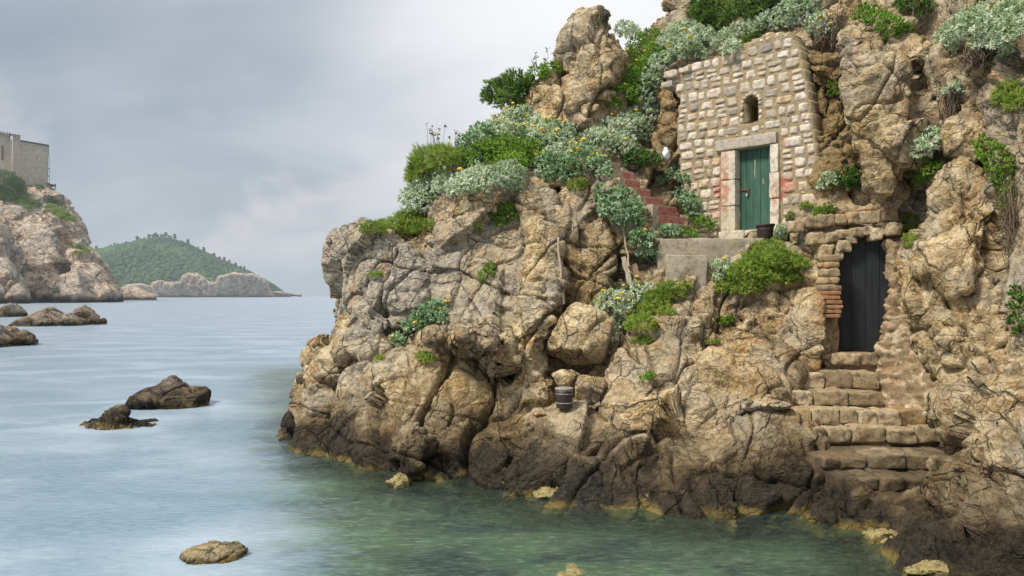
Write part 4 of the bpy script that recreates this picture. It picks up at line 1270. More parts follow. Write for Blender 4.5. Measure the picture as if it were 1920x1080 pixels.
# ---- doorway of the lower door
dw = thing('stone_doorway', at(1620, 658, 13.7), 'rough stone and brick doorway round the dark lower door', 'doorway')
a0, a1 = at(1574, 658, 13.95), at(1670, 658, 13.72)
du = (a1-a0); du[2] = 0; dlen = np.linalg.norm(du); du /= dlen
DF = Frame((a0[0], a0[1], 0), du, (du[1], -du[0], 0))
dtop = CAMZ+104*13.8/F
db = MB()
ee = np.linspace(-0.04, dlen+0.06, 5)
for i in range(4):
    db.add(*fbox(DF, ee[i]+0.003, ee[i+1]-0.003, 2.06, dtop, -0.05-0.002*(i % 2), 0.0-0.004*(i % 2), 0.004, 4, 0.0015, 3, i), rr.random())
db.build('door', M['dark_door'], dw)
ac = MB()
row = [(1492, 424, 26, 24), (1520, 418, 26, 24), (1546, 414, 30, 26), (1574, 412, 22, 20), (1598, 410, 26, 24), (1624, 408, 30, 24), (1646, 407, 16, 26), (1664, 404, 30, 28),
       (1556, 446, 26, 22), (1580, 440, 26, 18), (1604, 436, 20, 20), (1622, 434, 18, 18), (1640, 440, 20, 26), (1674, 430, 24, 26), (1530, 448, 30, 24), (1545, 472, 26, 30), (1577, 462, 26, 24), (1592, 452, 22, 14), (1568, 480, 16, 22)]
for i, (px, py, w_, h_) in enumerate(row):
    Y = 14.27-(px-1490)*0.0032-(0.10 if py > 428 else 0)
    c = at(px, py, Y)
    L, Fc = rbox((0, 0, 0), (w_*Y/F*.47, 0.16, h_*Y/F*.44), 0.035, 8, 0.030, 6, rr.uniform(-.12, .12, 4), i)
    ac.add(L+c, Fc, rr.random()*0.85)
ac.build('arch_stones', M['step'], dw, smooth=True)
jm = MB(); bk = MB()
yy = 478
i = 0
while yy < 540:
    h_ = rr.uniform(12, 18)
    c = at(1552+rr.uniform(-4, 3), yy+h_/2, 13.72)
    L, Fc = rbox((0, 0, 0), (rr.uniform(13, 19)*13.7/F, 0.2, h_*13.7/F*.5), 0.05, 6, 0.02, 7, rr.uniform(-.1, .1, 4), i+50)
    jm.add(L+c, Fc, rr.random()); yy += h_-1; i += 1
while yy < 594:
    c = at(1553+rr.uniform(-3, 3), yy+4, 13.70)
    L, Fc = rbox((0, 0, 0), (rr.uniform(14, 17)*13.7/F, 0.2, 3.7*13.7/F), 0.012, 5, 0.010, 7, rr.uniform(-.05, .05, 4), i+50)
    bk.add(L+c, Fc, rr.random()); yy += 8.6; i += 1
jm.add(*fbox(DF, -0.34, -0.05, 2.0, 3.0, -0.4, 0.22, 0.05, 9, 0.04, 4, 8), 0.4)
jm.build('jamb', M['step'], dw, smooth=True)
bk.build('bricks', M['brick'], dw, smooth=True)
# orange tile shards set along the shoulder above
tl = MB()
for i, (px, py) in enumerate(((1562, 396), (1578, 399), (1592, 400), (1606, 398), (1622, 396), (1636, 394))):
    h_, n = hit(px, py)
    L, Fc = rbox((0, 0, 0), (0.085, 0.09, 0.03), 0.012, 4, 0.012, 8, rr.uniform(-.2, .2, 4), i)
    tl.add(L+np.array(h_)+np.array((0, -0.02, 0)), Fc, 0)
tl.build('tile_shards', M['brick'], dw, smooth=True)


# ------------------------------------------------------------------ small things
def lathe(prof, n=28, c=(0, 0, 0), tilt=(0, 0)):
    """prof: (radius, z) going up the outside and down the inside"""
    a = np.linspace(0, 2*math.pi, n, endpoint=False)
    V = np.array([(r*math.cos(t), r*math.sin(t), z+tilt[0]*r*math.cos(t)+tilt[1]*r*math.sin(t)) for r, z in prof for t in a])+np.array(c)
    Fc = [(i*n+j, i*n+(j+1) % n, (i+1)*n+(j+1) % n, (i+1)*n+j) for i in range(len(prof)-1) for j in range(n)]
    return V, Fc


cB = at(1435, 446, 15.02); cB[2] = 4.232
tub = thing('planter_tub', cB, 'cracked black rubber tub standing on the wall edge before the green door', 'tub')
b_ = MB(); V, Fc = lathe([(0.001, 0.0), (0.125, 0.0), (0.135, 0.02), (0.16, 0.17), (0.172, 0.27), (0.155, 0.27), (0.14, 0.15), (0.12, 0.03), (0.001, 0.03)], 26, cB, (0.05, 0))
b_.add(V+0.006*np.stack([fbm(V*9, 2), fbm(V*9+7, 2), fbm(V*9+17, 2)], 1), Fc); b_.build('shell', M['tub'], tub, smooth=True)
b_ = MB(); V, Fc = lathe([(0.168, 0.245), (0.182, 0.25), (0.186, 0.285), (0.178, 0.295), (0.16, 0.29), (0.158, 0.25)], 26, cB, (0.05, 0))
b_.add(V+0.006*np.stack([fbm(V*9, 2), fbm(V*9+7, 2), fbm(V*9+17, 2)], 1), Fc); b_.build('rim', M['tub'], tub, smooth=True)

h_, _n = hit(1058, 764)
cK = at(1058, 765, 12.62)
bkt = thing('bucket', cK, 'scuffed dark plastic bucket with pale lid and bands, standing in the little cave', 'bucket')
b_ = MB(); b_.add(*lathe([(0.001, 0), (0.125, 0), (0.135, 0.015), (0.135, 0.05), (0.139, 0.06), (0.143, 0.22), (0.146, 0.30), (0.001, 0.30)], 30, cK)); b_.build('body', M['bucket'], bkt, smooth=True)
for zz_ in (0.085, 0.235, 0.285):
    b_ = MB(); b_.add(*lathe([(0.138, zz_), (0.151, zz_+0.003), (0.152, zz_+0.013), (0.139, zz_+0.016)], 30, cK)); b_.build('band', M['worn_edge'], bkt, smooth=True)
b_ = MB(); b_.add(*lathe([(0.143, 0.305), (0.156, 0.305), (0.158, 0.335), (0.150, 0.345), (0.10, 0.352), (0.001, 0.352)], 30, cK)); b_.build('lid', M['worn_edge'], bkt, smooth=True)


def stick(name, p0, p1, w, d, label, cat, mat, seed=0, round_=True):
    p0, p1 = np.array(p0), np.array(p1)
    ax = p1-p0; L = np.linalg.norm(ax); ax /= L
    sd_ = np.cross(ax, (0, -1, 0)); sd_ /= np.linalg.norm(sd_); dp = np.cross(sd_, ax)
    nseg = 10; n = 8 if round_ else 4
    V = []
    for i in range(nseg+1):
        c = p0+ax*L*i/nseg+sd_*0.012*math.sin(i*1.3+seed)
        for j in range(n):
            a = 2*math.pi*(j+0.5)/n
            k = 1.0 if round_ else 1.41
            V.append(c+sd_*w*k*math.cos(a)*(1-0.15*i/nseg)+dp*d*k*math.sin(a))
    Fc = [(i*n+j, i*n+(j+1) % n, (i+1)*n+(j+1) % n, (i+1)*n+j) for i in range(nseg) for j in range(n)]+[tuple(range(n-1, -1, -1)), tuple(range(nseg*n, nseg*n+n))]
    o = mesh(name, V, Fc, mat, None, origin=p0)
    return tag(o, label, cat)


stick('pole', at(1056, 570, 14.55), at(1046, 445, 14.75), 0.028, 0.028, 'thin pale wooden pole leaning upright in the rock crevice', 'pole', M['pale_wood'], 1)
stick('plank', at(1183, 535, 15.0), at(1168, 482, 15.15), 0.055, 0.02, 'pale weathered plank leaning at the foot of the thin branch', 'plank', M['pale_wood'], 2, False)
stick('plank', at(1200, 535, 15.0), at(1186, 496, 15.1), 0.085, 0.02, 'short broad brown board leaning right of the pale plank', 'plank', plain('brown_board', (0.16, 0.11, 0.065), (0.30, 0.22, 0.14), 6, .85, .4, (6, 6, 1)), 3, False)
stick('dead_branch', at(1180, 500, 15.0), at(1168, 425, 15.2), 0.022, 0.022, 'dry upright branch above the leaning planks', 'branch', M['pale_wood'], 4)

# crumpled white bag caught in the twigs
h_, n = hit(1245, 293)
c = np.array(h_)+np.array((0, -0.25, 0))
o = lump('plastic_bag', c, (0.09, 0.06, 0.17), 71, 'crumpled white plastic bag caught in the twigs left of the stone front', 'bag', M['white'], disp=1.2, sub=4)
o = lump('plastic_scrap', np.array(hit(1287, 401)[0])+np.array((0, -0.3, 0)), (0.10, 0.06, 0.05), 72, 'small white scrap lying among the leaves beside the red stair', 'litter', M['white'], disp=1.0, sub=3)

# ------------------------------------------------------------------ plants
def leaf_mat(name, stops, trans=0.25, rough=0.6):
    m = bpy.data.materials.new(name); m.use_nodes = True
    t = NT(m.node_tree)
    out = t.n('ShaderNodeOutputMaterial')
    v = attrib(t, 'v')
    col = t.ramp(v, stops)
    b = t.n('ShaderNodeBsdfPrincipled'); t.link(col, b.inputs['Base Color']); b.inputs['Roughness'].default_value = rough
    b.inputs['Specular IOR Level'].default_value = 0.3
    tl_ = t.n('ShaderNodeBsdfTranslucent'); t.link(col, tl_.inputs['Color'])
    mx = t.n('ShaderNodeMixShader'); mx.inputs[0].default_value = trans
    t.link(b.outputs[0], mx.inputs[1]); t.link(tl_.outputs[0], mx.inputs[2]); t.link(mx.outputs[0], out.inputs[0])
    return m


M['silver'] = leaf_mat('silver_leaf', [(0, (0.17, 0.27, 0.08)), (0.35, (0.42, 0.54, 0.30)), (0.7, (0.66, 0.74, 0.54)), (1, (0.83, 0.87, 0.73))], 0.25)
M['silvergreen'] = leaf_mat('silver_green_leaf', [(0, (0.10, 0.20, 0.06)), (0.45, (0.25, 0.41, 0.19)), (0.8, (0.46, 0.60, 0.38)), (1, (0.64, 0.72, 0.54))], 0.3)
M['green'] = leaf_mat('bright_green_leaf', [(0, (0.07, 0.15, 0.015)), (0.5, (0.18, 0.35, 0.035)), (0.85, (0.32, 0.50, 0.07)), (1, (0.50, 0.58, 0.14))], 0.4)
M['grass'] = leaf_mat('grass_blade', [(0, (0.10, 0.18, 0.02)), (0.5, (0.24, 0.36, 0.05)), (0.85, (0.40, 0.47, 0.10)), (1, (0.55, 0.45, 0.18))], 0.4)
M['moss'] = leaf_mat('yellow_green_leaf', [(0, (0.16, 0.15, 0.05)), (0.3, (0.17, 0.27, 0.035)), (0.7, (0.32, 0.46, 0.06)), (1, (0.52, 0.56, 0.15))], 0.4)
M['dark'] = leaf_mat('dark_green_leaf', [(0, (0.03, 0.075, 0.012)), (0.5, (0.08, 0.18, 0.03)), (1, (0.20, 0.34, 0.07))], 0.3)
M['pine'] = leaf_mat('pine_needles', [(0, (0.03, 0.065, 0.012)), (0.5, (0.085, 0.17, 0.03)), (1, (0.24, 0.34, 0.06))], 0.3)
M['petal'] = leaf_mat('yellow_petal', [(0, (0.70, 0.46, 0.03)), (0.6, (0.85, 0.64, 0.07)), (1, (0.66, 0.50, 0.18))], 0.2)
M['twig'] = plain('dry_twig', (0.10, 0.075, 0.05), (0.28, 0.22, 0.15), 9, 0.9, 0.2)
M['green_stem'] = plain('grey_green_stem', (0.10, 0.13, 0.06), (0.20, 0.21, 0.11), 9, 0.9, 0.2)


import bmesh
_bm = bmesh.new(); bmesh.ops.create_icosphere(_bm, subdivisions=2, radius=1.0)
ICO_V = np.array([v.co[:] for v in _bm.verts]); ICO_F = np.array([[v.index for v in f.verts] for f in _bm.faces]); _bm.free()


def unit(a):
    return a/np.maximum(np.linalg.norm(a, axis=1, keepdims=True), 1e-9)


def leaves(base, dirn, length, width, bend, r, face=None):
    """N bent leaves (two quads each) as one pile of geometry"""
    N = len(base)
    d = unit(dirn)
    ref = unit(r.normal(size=(N, 3))*0.45+(np.array((0, 0, 1.0)) if face is None else face))
    side = unit(np.cross(d, ref)); nrm_ = np.cross(side, d)
    Lh = np.broadcast_to(np.asarray(length, float), (N,))[:, None]; w_ = np.broadcast_to(np.asarray(width, float), (N,))[:, None]
    mid = base+d*Lh*0.5+nrm_*Lh*bend
    tip = base+d*Lh
    V = np.stack([base-side*w_*0.18, base+side*w_*0.18, mid-side*w_*0.5, mid+side*w_*0.5, tip-side*w_*0.14, tip+side*w_*0.14], 1).reshape(-1, 3)
    o = np.arange(N)[:, None]*6
    f = np.concatenate([o+np.array((0, 1, 3, 2)), o+np.array((2, 3, 5, 4))], 0)
    return V, f


def tubes(paths, w, k=3):
    """thin stems: each path (m,3)"""
    V = []; Fc = []; n = 0
    for p in paths:
        m_ = len(p)
        for i, q_ in enumerate(p):
            for j in range(k):
                a = 2*math.pi*j/k
                ww = w*(1-0.5*i/max(1, m_-1))
                V.append(q_+np.array((math.cos(a)*ww, math.sin(a)*ww, 0.3*ww*math.sin(a+1))))
        Fc += [(n+i*k+j, n+i*k+(j+1) % k, n+(i+1)*k+(j+1) % k, n+(i+1)*k+j) for i in range(m_-1) for j in range(k)]
        n += m_*k
    return np.array(V), np.array(Fc)


KIND = {   # material, leaf length, width, spacing, leaves per cluster, spread, bend, height factor
    'silver': ('silver', .092, .027, .068, 7, 0.95, .10, .85),
    'silvergreen': ('silvergreen', .10, .031, .070, 7, 0.95, .10, .85),
    'green': ('green', .060, .026, .058, 6, 1.1, .06, .8),
    'dark': ('dark', .065, .026, .060, 6, 1.1, .06, .8),
    'moss': ('moss', .085, .010, .045, 7, 0.8, .10, .6),
    'grass': ('grass', .20, .013, .070, 7, 0.55, .16, .7),
    'pine': ('pine', .16, .022, .10, 9, 0.8, .03, .85),
}
SUNV = np.array(sd)


def shrub(name, label, cat, kind, puffs, flowers=0, group=None, stems=True, seed=0, stalks=0, lift=0.25, k=1.0, dens=1.0, tree=None):
    """a plant of many leaves growing where the photograph shows it; puffs = (px, py, radius px)"""
    mk, L, W_, sp, nl_, spread, bend, hf = KIND[kind]
    r = np.random.default_rng(seed+1000)
    C3 = []; RR = []
    for (px, py, rad) in puffs:
        h0, n = hit(px, py+rad*0.25, tree)
        if h0 is None:
            h0, n = hit(px, py+rad*1.1, tree)
        if h0 is None:
            # stands up past the edge of the rock: use the depth of the nearest place below
            yy_ = py+rad
            while h0 is None and yy_ < 1000:
                yy_ += 6; h0, n = hit(px, yy_, tree)
            Y = h0[1]
        else:
            Y = h0[1]
        rw_ = rad*1.38*Y/F
        c = at(px, py, Y-0.22*rw_)
        C3.append(c); RR.append(rw_)
    C3 = np.array(C3); RR = np.array(RR)
    root = np.array((C3[:, 0].mean(), C3[:, 1].mean(), (C3[:, 2]-RR*0.7).min()))
    o = thing(name, root, label, cat, group)
    Vs = []; Fs = []; As = []; n0 = 0
    Ll, Ww, sp = L*k, W_*k, sp*k
    flp = []
    paths = []
    for c, rad in zip(C3, RR):
        area = 4*math.pi*rad*rad*0.75
        N = max(10, int(area/(sp*sp)*dens*1.15))
        d = unit(r.normal(size=(N*2, 3)))
        d = d[(d[:, 2] > -0.55)][:N]
        # lobed outline with gaps
        lob = 1+0.24*fbm(d*2.1+c*1.7+seed, 3)+0.10*perlin(d*6+c)
        keep = perlin(d*3.3+c*2.1+seed*0.7) > -0.33
        d = d[keep]; lob = lob[keep]
        shell = r.choice([1.0, 0.82, 0.62], size=len(d), p=[.58, .27, .15])*r.uniform(0.92, 1.06, len(d))
        pos = c+d*(rad*lob*shell)[:, None]*np.array((1, 0.85, hf))
        ax = unit(d*np.array((1, 1, .8))+np.array((0, -0.10, lift))+0.25*r.normal(size=d.shape))
        base = np.repeat(pos, nl_, 0); axs = np.repeat(ax, nl_, 0)
        fan = unit(axs+spread*r.normal(size=axs.shape)*0.75)
        ln = Ll*r.uniform(.6, 1.2, len(base))
        V, f = leaves(base-fan*(ln*0.35)[:, None], fan, ln, Ww*r.uniform(.7, 1.25, len(base)), bend*r.uniform(0.3, 1.6), r, axs*0.8+np.array((0, 0, .45)))
        tone_ = np.repeat(0.56+0.30*perlin(pos*2.4+seed)+0.18*r.normal(size=len(pos)), nl_)+0.13*r.normal(size=len(base))
        Vs.append(V); Fs.append(f+n0); n0 += len(V); As.append(np.repeat(np.clip(tone_, 0, 1), 6))
        if flowers:
            cand = pos[(d[:, 2] > -0.05) & (r.random(len(pos)) < 0.5)]
            flp.append(cand[:max(1, int(flowers*len(cand)/160))]+np.array((0, -0.05, 0.09)))
        for _ in range(stalks if c is C3[0] or stalks > 3 else 0):
            a0 = c+np.array((r.uniform(-.7, .7)*rad, r.uniform(-.3, .3)*rad, rad*.4))
            hgt = r.uniform(.35, .9)*max(rad, 0.35)
            tp = a0+np.array((r.uniform(-.35, .35)*hgt, 0, hgt+rad*.3))
            paths.append(np.array([a0, (a0+tp)/2+0.03*r.normal(size=3), tp]))
    mesh('foliage' if not name.endswith('tree') else 'crown', np.vstack(Vs), np.vstack(Fs), M[mk], o, attrs={'v': np.concatenate(As)})
    if name.endswith('tree'):
        c = C3[np.argmin(C3[:, 2])]
        tp = C3.mean(0)
        a0 = tp-np.array((0, -0.2, RR.max()*1.5))
        pp = [np.array([a0, (a0+tp)/2+0.05, tp])]+[np.array([(a0+tp)/2+0.05, (tp+q_)/2, q_]) for q_ in C3]
        V, f = tubes(pp, 0.07, 6); mesh('trunk', V, f, M['twig'], o)
    for p in paths:
        V, f = tubes([p], 0.008)
        V2, f2 = leaves(p[-1]+0.02*r.normal(size=(6, 3)), r.normal(size=(6, 3)), .055, .035, .1, r)
        mesh('stalk', np.vstack([V, V2]), np.vstack([f, f2+len(V)]), M['twig'], o)
    for q_ in (np.vstack(flp)[:28] if flp else ()):
        V = ICO_V*(1+0.45*r.normal(size=(len(ICO_V), 1)))*np.array((.040, .036, .022))*r.uniform(.8, 1.25)+q_
        mesh('flower_head', V, ICO_F, M['petal'], o, attrs={'v': r.random(len(V))})
    return o


# plants root on the rock and on the masonry alike
bpy.context.view_layer.update()
_V = []; _F = []; _n = 0
for o_ in [cliff]+[c for root_ in (front, rw, us, ls) for c in root_.children if c.type == 'MESH' and c.name.split('.')[0] in ('mortar', 'wall', 'step_block', 'step', 'threshold')]:
    a_ = np.empty(len(o_.data.vertices)*3, dtype=np.float32); o_.data.vertices.foreach_get('co', a_)
    mw = np.array(o_.matrix_world)
    _V.append(a_.reshape(-1, 3) @ mw[:3, :3].T+mw[:3, 3])
    _F += [[i+_n for i in p_.vertices] for p_ in o_.data.polygons]
    _n += len(o_.data.vertices)
bvh = BVHTree.FromPolygons([tuple(v) for v in np.vstack(_V).tolist()], _F)

PL = [
 # name, label, category, kind, puffs, flowers, stalks
 ('grass_tuft', 'low bright green tuft on the flat top of the grey crag', 'grass tuft', 'moss', [(700, 430, 18), (716, 424, 14)], 0, 0),
 ('grass_patch', 'yellow green grassy patch behind the grey crag, below a silver bush', 'grass', 'moss', [(752, 425, 24), (778, 430, 26), (800, 428, 20), (765, 408, 18)], 0, 0),
 ('silver_bush', 'silver bush at the left end of the skyline, just above the yellow green grass', 'shrub', 'silver', [(792, 385, 26), (812, 362, 28), (775, 368, 18), (835, 348, 18)], 0, 2),
 ('grassy_shrub', 'olive grassy shrub on the skyline with wispy dark stalks', 'shrub', 'grass', [(815, 308, 34), (838, 298, 24), (792, 330, 22)], 0, 7),
 ('silver_bush', 'silver white bush on the ledge left of the bare stone knob', 'shrub', 'silver', [(872, 352, 24), (898, 346, 28), (925, 338, 22)], 2, 0),
 ('silver_bush', 'small silver white bush hanging over the top of the tall column', 'shrub', 'silver', [(952, 330, 24), (962, 350, 14)], 0, 0),
 ('green_shrub', 'broad bright green shrub in the middle of the flowering ledge', 'shrub', 'green', [(915, 296, 30), (948, 288, 32), (985, 292, 30), (960, 312, 24), (1005, 300, 20)], 0, 0),
 ('silver_bush', 'grey silver bush at the left end of the flowering ledge', 'shrub', 'silvergreen', [(888, 275, 24), (905, 258, 22), (885, 300, 16)], 3, 3),
 ('flowering_bush', 'silver bush full of yellow flowers below the small crag on the skyline', 'shrub', 'silver', [(938, 250, 24), (965, 262, 26), (990, 258, 22), (952, 236, 14)], 12, 0),
 ('flowering_bush', 'silver bush with yellow flowers in the middle of the ledge, right of the green shrub', 'shrub', 'silver', [(1018, 268, 26), (1045, 275, 26), (1068, 292, 24), (1040, 300, 20)], 10, 0),
 ('silver_bush', 'silver green bush drooping over the rock between the column and the stair', 'shrub', 'silvergreen', [(1032, 312, 22), (1045, 330, 18), (1070, 318, 20)], 3, 0),
 ('silver_bush', 'largest silver bush, rising from the stair head to the foot of the green vine', 'shrub', 'silver', [(1120, 270, 26), (1150, 258, 30), (1178, 248, 30), (1200, 228, 24), (1165, 282, 24)], 3, 0),
 ('green_shrub', 'dark green shrub beside the top of the red stair', 'shrub', 'dark', [(1195, 300, 20), (1220, 305, 18), (1185, 290, 14)], 0, 0),
 ('flowering_bush', 'yellow flowered bush left of the top red step', 'shrub', 'silvergreen', [(1095, 305, 24), (1118, 316, 15), (1088, 285, 18), (1130, 306, 10), (1134, 324, 11)], 8, 0),
 ('pine_tree', 'wind-bent dark pine leaning out from the skyline', 'tree', 'pine', [(940, 175, 24), (965, 162, 24), (925, 182, 16), (978, 180, 20), (958, 190, 20), (990, 160, 14)], 0, 0),
 ('green_shrub', 'green tuft with dark stalks on the skyline left of the pinnacle', 'shrub', 'green', [(1010, 140, 16), (1032, 132, 15), (1048, 126, 9)], 0, 4),
 ('flowering_bush', 'small pale bush with yellow flowers under the leaning pine', 'shrub', 'silver', [(960, 222, 16), (982, 218, 16), (1002, 226, 12)], 12, 0),
 ('silver_bush', 'small grey bush tucked against the foot of the pinnacle', 'shrub', 'silver', [(1062, 245, 14), (1085, 250, 12)], 4, 0),
 ('green_vine', 'tall bright green climbing shrub right of the pinnacle', 'shrub', 'green', [(1222, 72, 18), (1205, 95, 24), (1230, 105, 18), (1190, 122, 24), (1215, 130, 20), (1178, 150, 22), (1200, 160, 22), (1168, 180, 20), (1188, 192, 20), (1150, 196, 12)], 2, 0),
 ('silver_bush', 'silver shrub hanging down between the green climber and the stone corner', 'shrub', 'silver', [(1236, 125, 18), (1226, 150, 20), (1222, 178, 20), (1212, 200, 16), (1248, 112, 12)], 2, 0),
 ('silver_bush', 'silver tuft on the skyline right beside the top of the pinnacle', 'shrub', 'silver', [(1172, 55, 14), (1186, 62, 12)], 0, 3),
 ('silver_bush', 'pale bush with a few yellow flowers above the left end of the stone front', 'shrub', 'silver', [(1262, 80, 22), (1285, 92, 22), (1305, 104, 16), (1270, 104, 14)], 5, 0),
 ('silver_bush', 'grey silver bush on the slope below the top skyline', 'shrub', 'silver', [(1290, 62, 18), (1312, 70, 18), (1268, 56, 12)], 2, 0),
 ('pine_tree', 'dark green pine growing above the stone front, left of the two', 'tree', 'pine', [(1318, 30, 20), (1340, 20, 26), (1338, 48, 22), (1362, 34, 24), (1320, 8, 18)], 0, 0),
 ('pine_tree', 'bright green pine above the stone front, right of the two', 'tree', 'pine', [(1388, 24, 26), (1412, 12, 26), (1440, 12, 26), (1425, 34, 18), (1462, 4, 18)], 0, 0),
 ('silver_bush', 'round silver white bush on top of the stone front', 'shrub', 'silver', [(1362, 78, 20), (1385, 66, 20), (1372, 92, 14)], 0, 0),
 ('green_tuft', 'small fresh green tuft between two silver bushes on top of the stone front', 'grass tuft', 'green', [(1408, 74, 14), (1422, 64, 9)], 0, 0),
 ('silver_bush', 'silver bush over the right end of the stone front', 'shrub', 'silver', [(1430, 52, 20), (1450, 42, 20), (1468, 48, 14)], 0, 0),
 ('flowering_bush', 'tall pale bush with yellow flowers right above the cliff corner', 'shrub', 'silver', [(1492, 22, 24), (1515, 34, 24), (1535, 48, 18), (1510, 8, 20), (1548, 60, 14)], 8, 0),
 ('green_tuft', 'low green shrub on the brow above the hanging rock', 'shrub', 'green', [(1622, 26, 16), (1645, 36, 18), (1668, 48, 18), (1690, 56, 14), (1672, 66, 12)], 0, 0),
 ('green_shrub', 'dark green shrub at the top edge above the hanging rock', 'shrub', 'dark', [(1720, 8, 22), (1742, 20, 18), (1700, 4, 14)], 3, 0),
 ('silver_bush', 'big silver bush overhanging the cliff in the upper right corner', 'shrub', 'silver', [(1790, 78, 26), (1815, 60, 30), (1845, 45, 32), (1880, 40, 32), (1905, 66, 30), (1860, 76, 26), (1790, 100, 16), (1912, 20, 24), (1905, 95, 18)], 2, 0),
 ('silver_tuft', 'little silver plant clinging right of the hanging rock, below the big overhanging bush', 'plant', 'silver', [(1786, 172, 14), (1795, 158, 8)], 0, 0),
 ('silver_tuft', 'silver plant in the crack right of the hanging rock, above a green one', 'plant', 'silver', [(1744, 255, 13), (1738, 272, 15), (1728, 288, 12)], 0, 0),
 ('green_shrub', 'green plant hanging in the crack right of the hanging rock', 'plant', 'green', [(1738, 312, 18), (1752, 322, 16), (1736, 338, 15), (1722, 300, 10)], 0, 0),
 ('green_vine', 'green leafy vine trailing down the dark gully on the right', 'vine', 'green', [(1848, 266, 15), (1862, 285, 18), (1874, 308, 18), (1882, 332, 16), (1888, 352, 14), (1896, 378, 16)], 0, 0),
 ('grassy_shrub', 'olive grass hanging at the right edge of the picture, high up', 'grass', 'grass', [(1900, 175, 20), (1915, 195, 20), (1885, 190, 12)], 0, 0),
 ('green_shrub', 'dark green plant at the right edge of the picture, low down', 'plant', 'dark', [(1914, 545, 14), (1918, 570, 16), (1912, 600, 14), (1916, 625, 12)], 0, 0),
 ('green_shrub', 'dark green bush in the corner right of the stone front', 'shrub', 'dark', [(1590, 332, 18), (1608, 334, 16), (1578, 346, 14), (1596, 350, 12)], 0, 0),
 ('silver_tuft', 'small silver plant left of the dark bush beside the stone front', 'plant', 'silver', [(1555, 338, 13), (1545, 350, 9)], 0, 0),
 ('green_tuft', 'round green tuft on the shoulder above the dark lower door', 'plant', 'green', [(1540, 398, 11), (1552, 394, 12)], 0, 0),
 ('dry_tuft', 'tiny dry brown tuft at the lower right corner of the stone front', 'plant', 'grass', [(1512, 388, 7)], 0, 0),
 ('green_tuft', 'tiny green tuft at the foot of the stone front, right of the door', 'plant', 'moss', [(1486, 404, 8)], 0, 0),
 ('green_tuft', 'slim green plant on the yellow recess left of the hanging rock', 'plant', 'green', [(1563, 160, 8), (1563, 175, 8)], 0, 0),
 ('green_tuft', 'upright fresh green plant right of the dark lower door', 'plant', 'moss', [(1707, 410, 10), (1705, 428, 10), (1706, 446, 9), (1703, 460, 7)], 0, 0),
 ('silver_tuft', 'little silver plant right of the black tub', 'plant', 'silver', [(1458, 440, 13), (1466, 430, 8)], 0, 0),
 ('grass_mound', 'big yellow green grassy mound below the black tub', 'grass', 'moss', [(1440, 468, 22), (1425, 490, 26), (1455, 490, 28), (1480, 495, 24), (1402, 512, 26), (1435, 520, 28), (1470, 520, 24), (1375, 530, 22), (1402, 540, 22), (1358, 540, 14), (1500, 498, 14)], 0, 0),
 ('silver_tuft', 'silver plant at the left end of the big grassy mound', 'plant', 'silver', [(1360, 508, 17), (1352, 522, 13), (1345, 500, 10)], 2, 0),
 ('green_tuft', 'small dark green tuft left of the white rock rib', 'plant', 'green', [(1358, 604, 10), (1366, 600, 9)], 0, 0),
 ('green_tuft', 'single round green tuft low on the middle rocks', 'plant', 'green', [(1211, 708, 9), (1220, 705, 8)], 0, 0),
 ('flowering_bush', 'silver bush with many yellow flowers on the shoulder of the wedged boulder', 'shrub', 'silver', [(1150, 572, 24), (1178, 560, 26), (1205, 552, 20), (1142, 600, 20), (1168, 595, 22), (1140, 628, 16), (1150, 612, 16)], 12, 4),
 ('green_shrub', 'bright green shrub right of the flowering silver bush', 'shrub', 'moss', [(1215, 588, 24), (1236, 572, 22), (1202, 608, 22), (1228, 556, 16), (1248, 586, 12)], 0, 0),
 ('grass_tuft', 'small olive grass tuft below the bright green shrub', 'grass tuft', 'grass', [(1204, 640, 12)], 0, 0),
 ('leafy_bush', 'big leafy grey green bush left of the red stair', 'shrub', 'silvergreen', [(1142, 365, 20), (1160, 380, 24), (1175, 398, 22), (1150, 395, 20), (1185, 410, 16), (1168, 412, 16)], 1, 0),
 ('flowering_bush', 'silver green plant with yellow flowers left of the retaining wall', 'shrub', 'silvergreen', [(1208, 452, 16), (1220, 470, 17), (1196, 440, 12), (1222, 485, 12), (1205, 478, 12)], 8, 0),
 ('flowering_bush', 'silver bush with yellow flowers at the left foot of the pinnacle crag', 'shrub', 'silver', [(1005, 243, 18), (1028, 246, 18), (1048, 250, 16)], 9, 0),
 ('green_shrub', 'yellow green shrub between the silver bushes above the rock right of the crevice', 'shrub', 'moss', [(1062, 312, 16), (1085, 322, 16), (1100, 330, 12)], 0, 0),
 ('grass_patch', 'thin grass on the bank under the retaining wall, above the flowering silver bush', 'grass', 'grass', [(1250, 540, 12), (1268, 552, 12), (1282, 538, 9)], 0, 0),
 ('green_tuft', 'tiny green tuft on the rock ledge left of the squared dark block', 'plant', 'moss', [(1342, 640, 6), (1332, 642, 5)], 0, 0),
 ('silver_tuft', 'low silver plant on the left end of the retaining wall', 'plant', 'silvergreen', [(1245, 435, 13), (1262, 434, 11)], 0, 0),
 ('green_tuft', 'low green plant at the foot of the red stair, on the retaining wall', 'plant', 'green', [(1282, 438, 12), (1298, 440, 9)], 0, 0),
 ('silver_bush', 'silver green bush on the right of the red stair, halfway down', 'shrub', 'silvergreen', [(1288, 372, 13), (1300, 382, 13), (1300, 398, 11), (1276, 358, 9)], 0, 0),
 ('silver_tuft', 'silver plant with yellow flowers right of the upper red steps', 'plant', 'silver', [(1232, 326, 12), (1244, 340, 11)], 5, 0),
 ('green_tuft', 'green plant at the left foot of the stone front', 'plant', 'green', [(1322, 420, 14), (1336, 428, 11), (1308, 412, 10)], 0, 0),
 ('green_tuft', 'green tuft under the left edge of the stone front, below the white bag', 'plant', 'silvergreen', [(1268, 328, 13), (1282, 336, 9)], 0, 0),
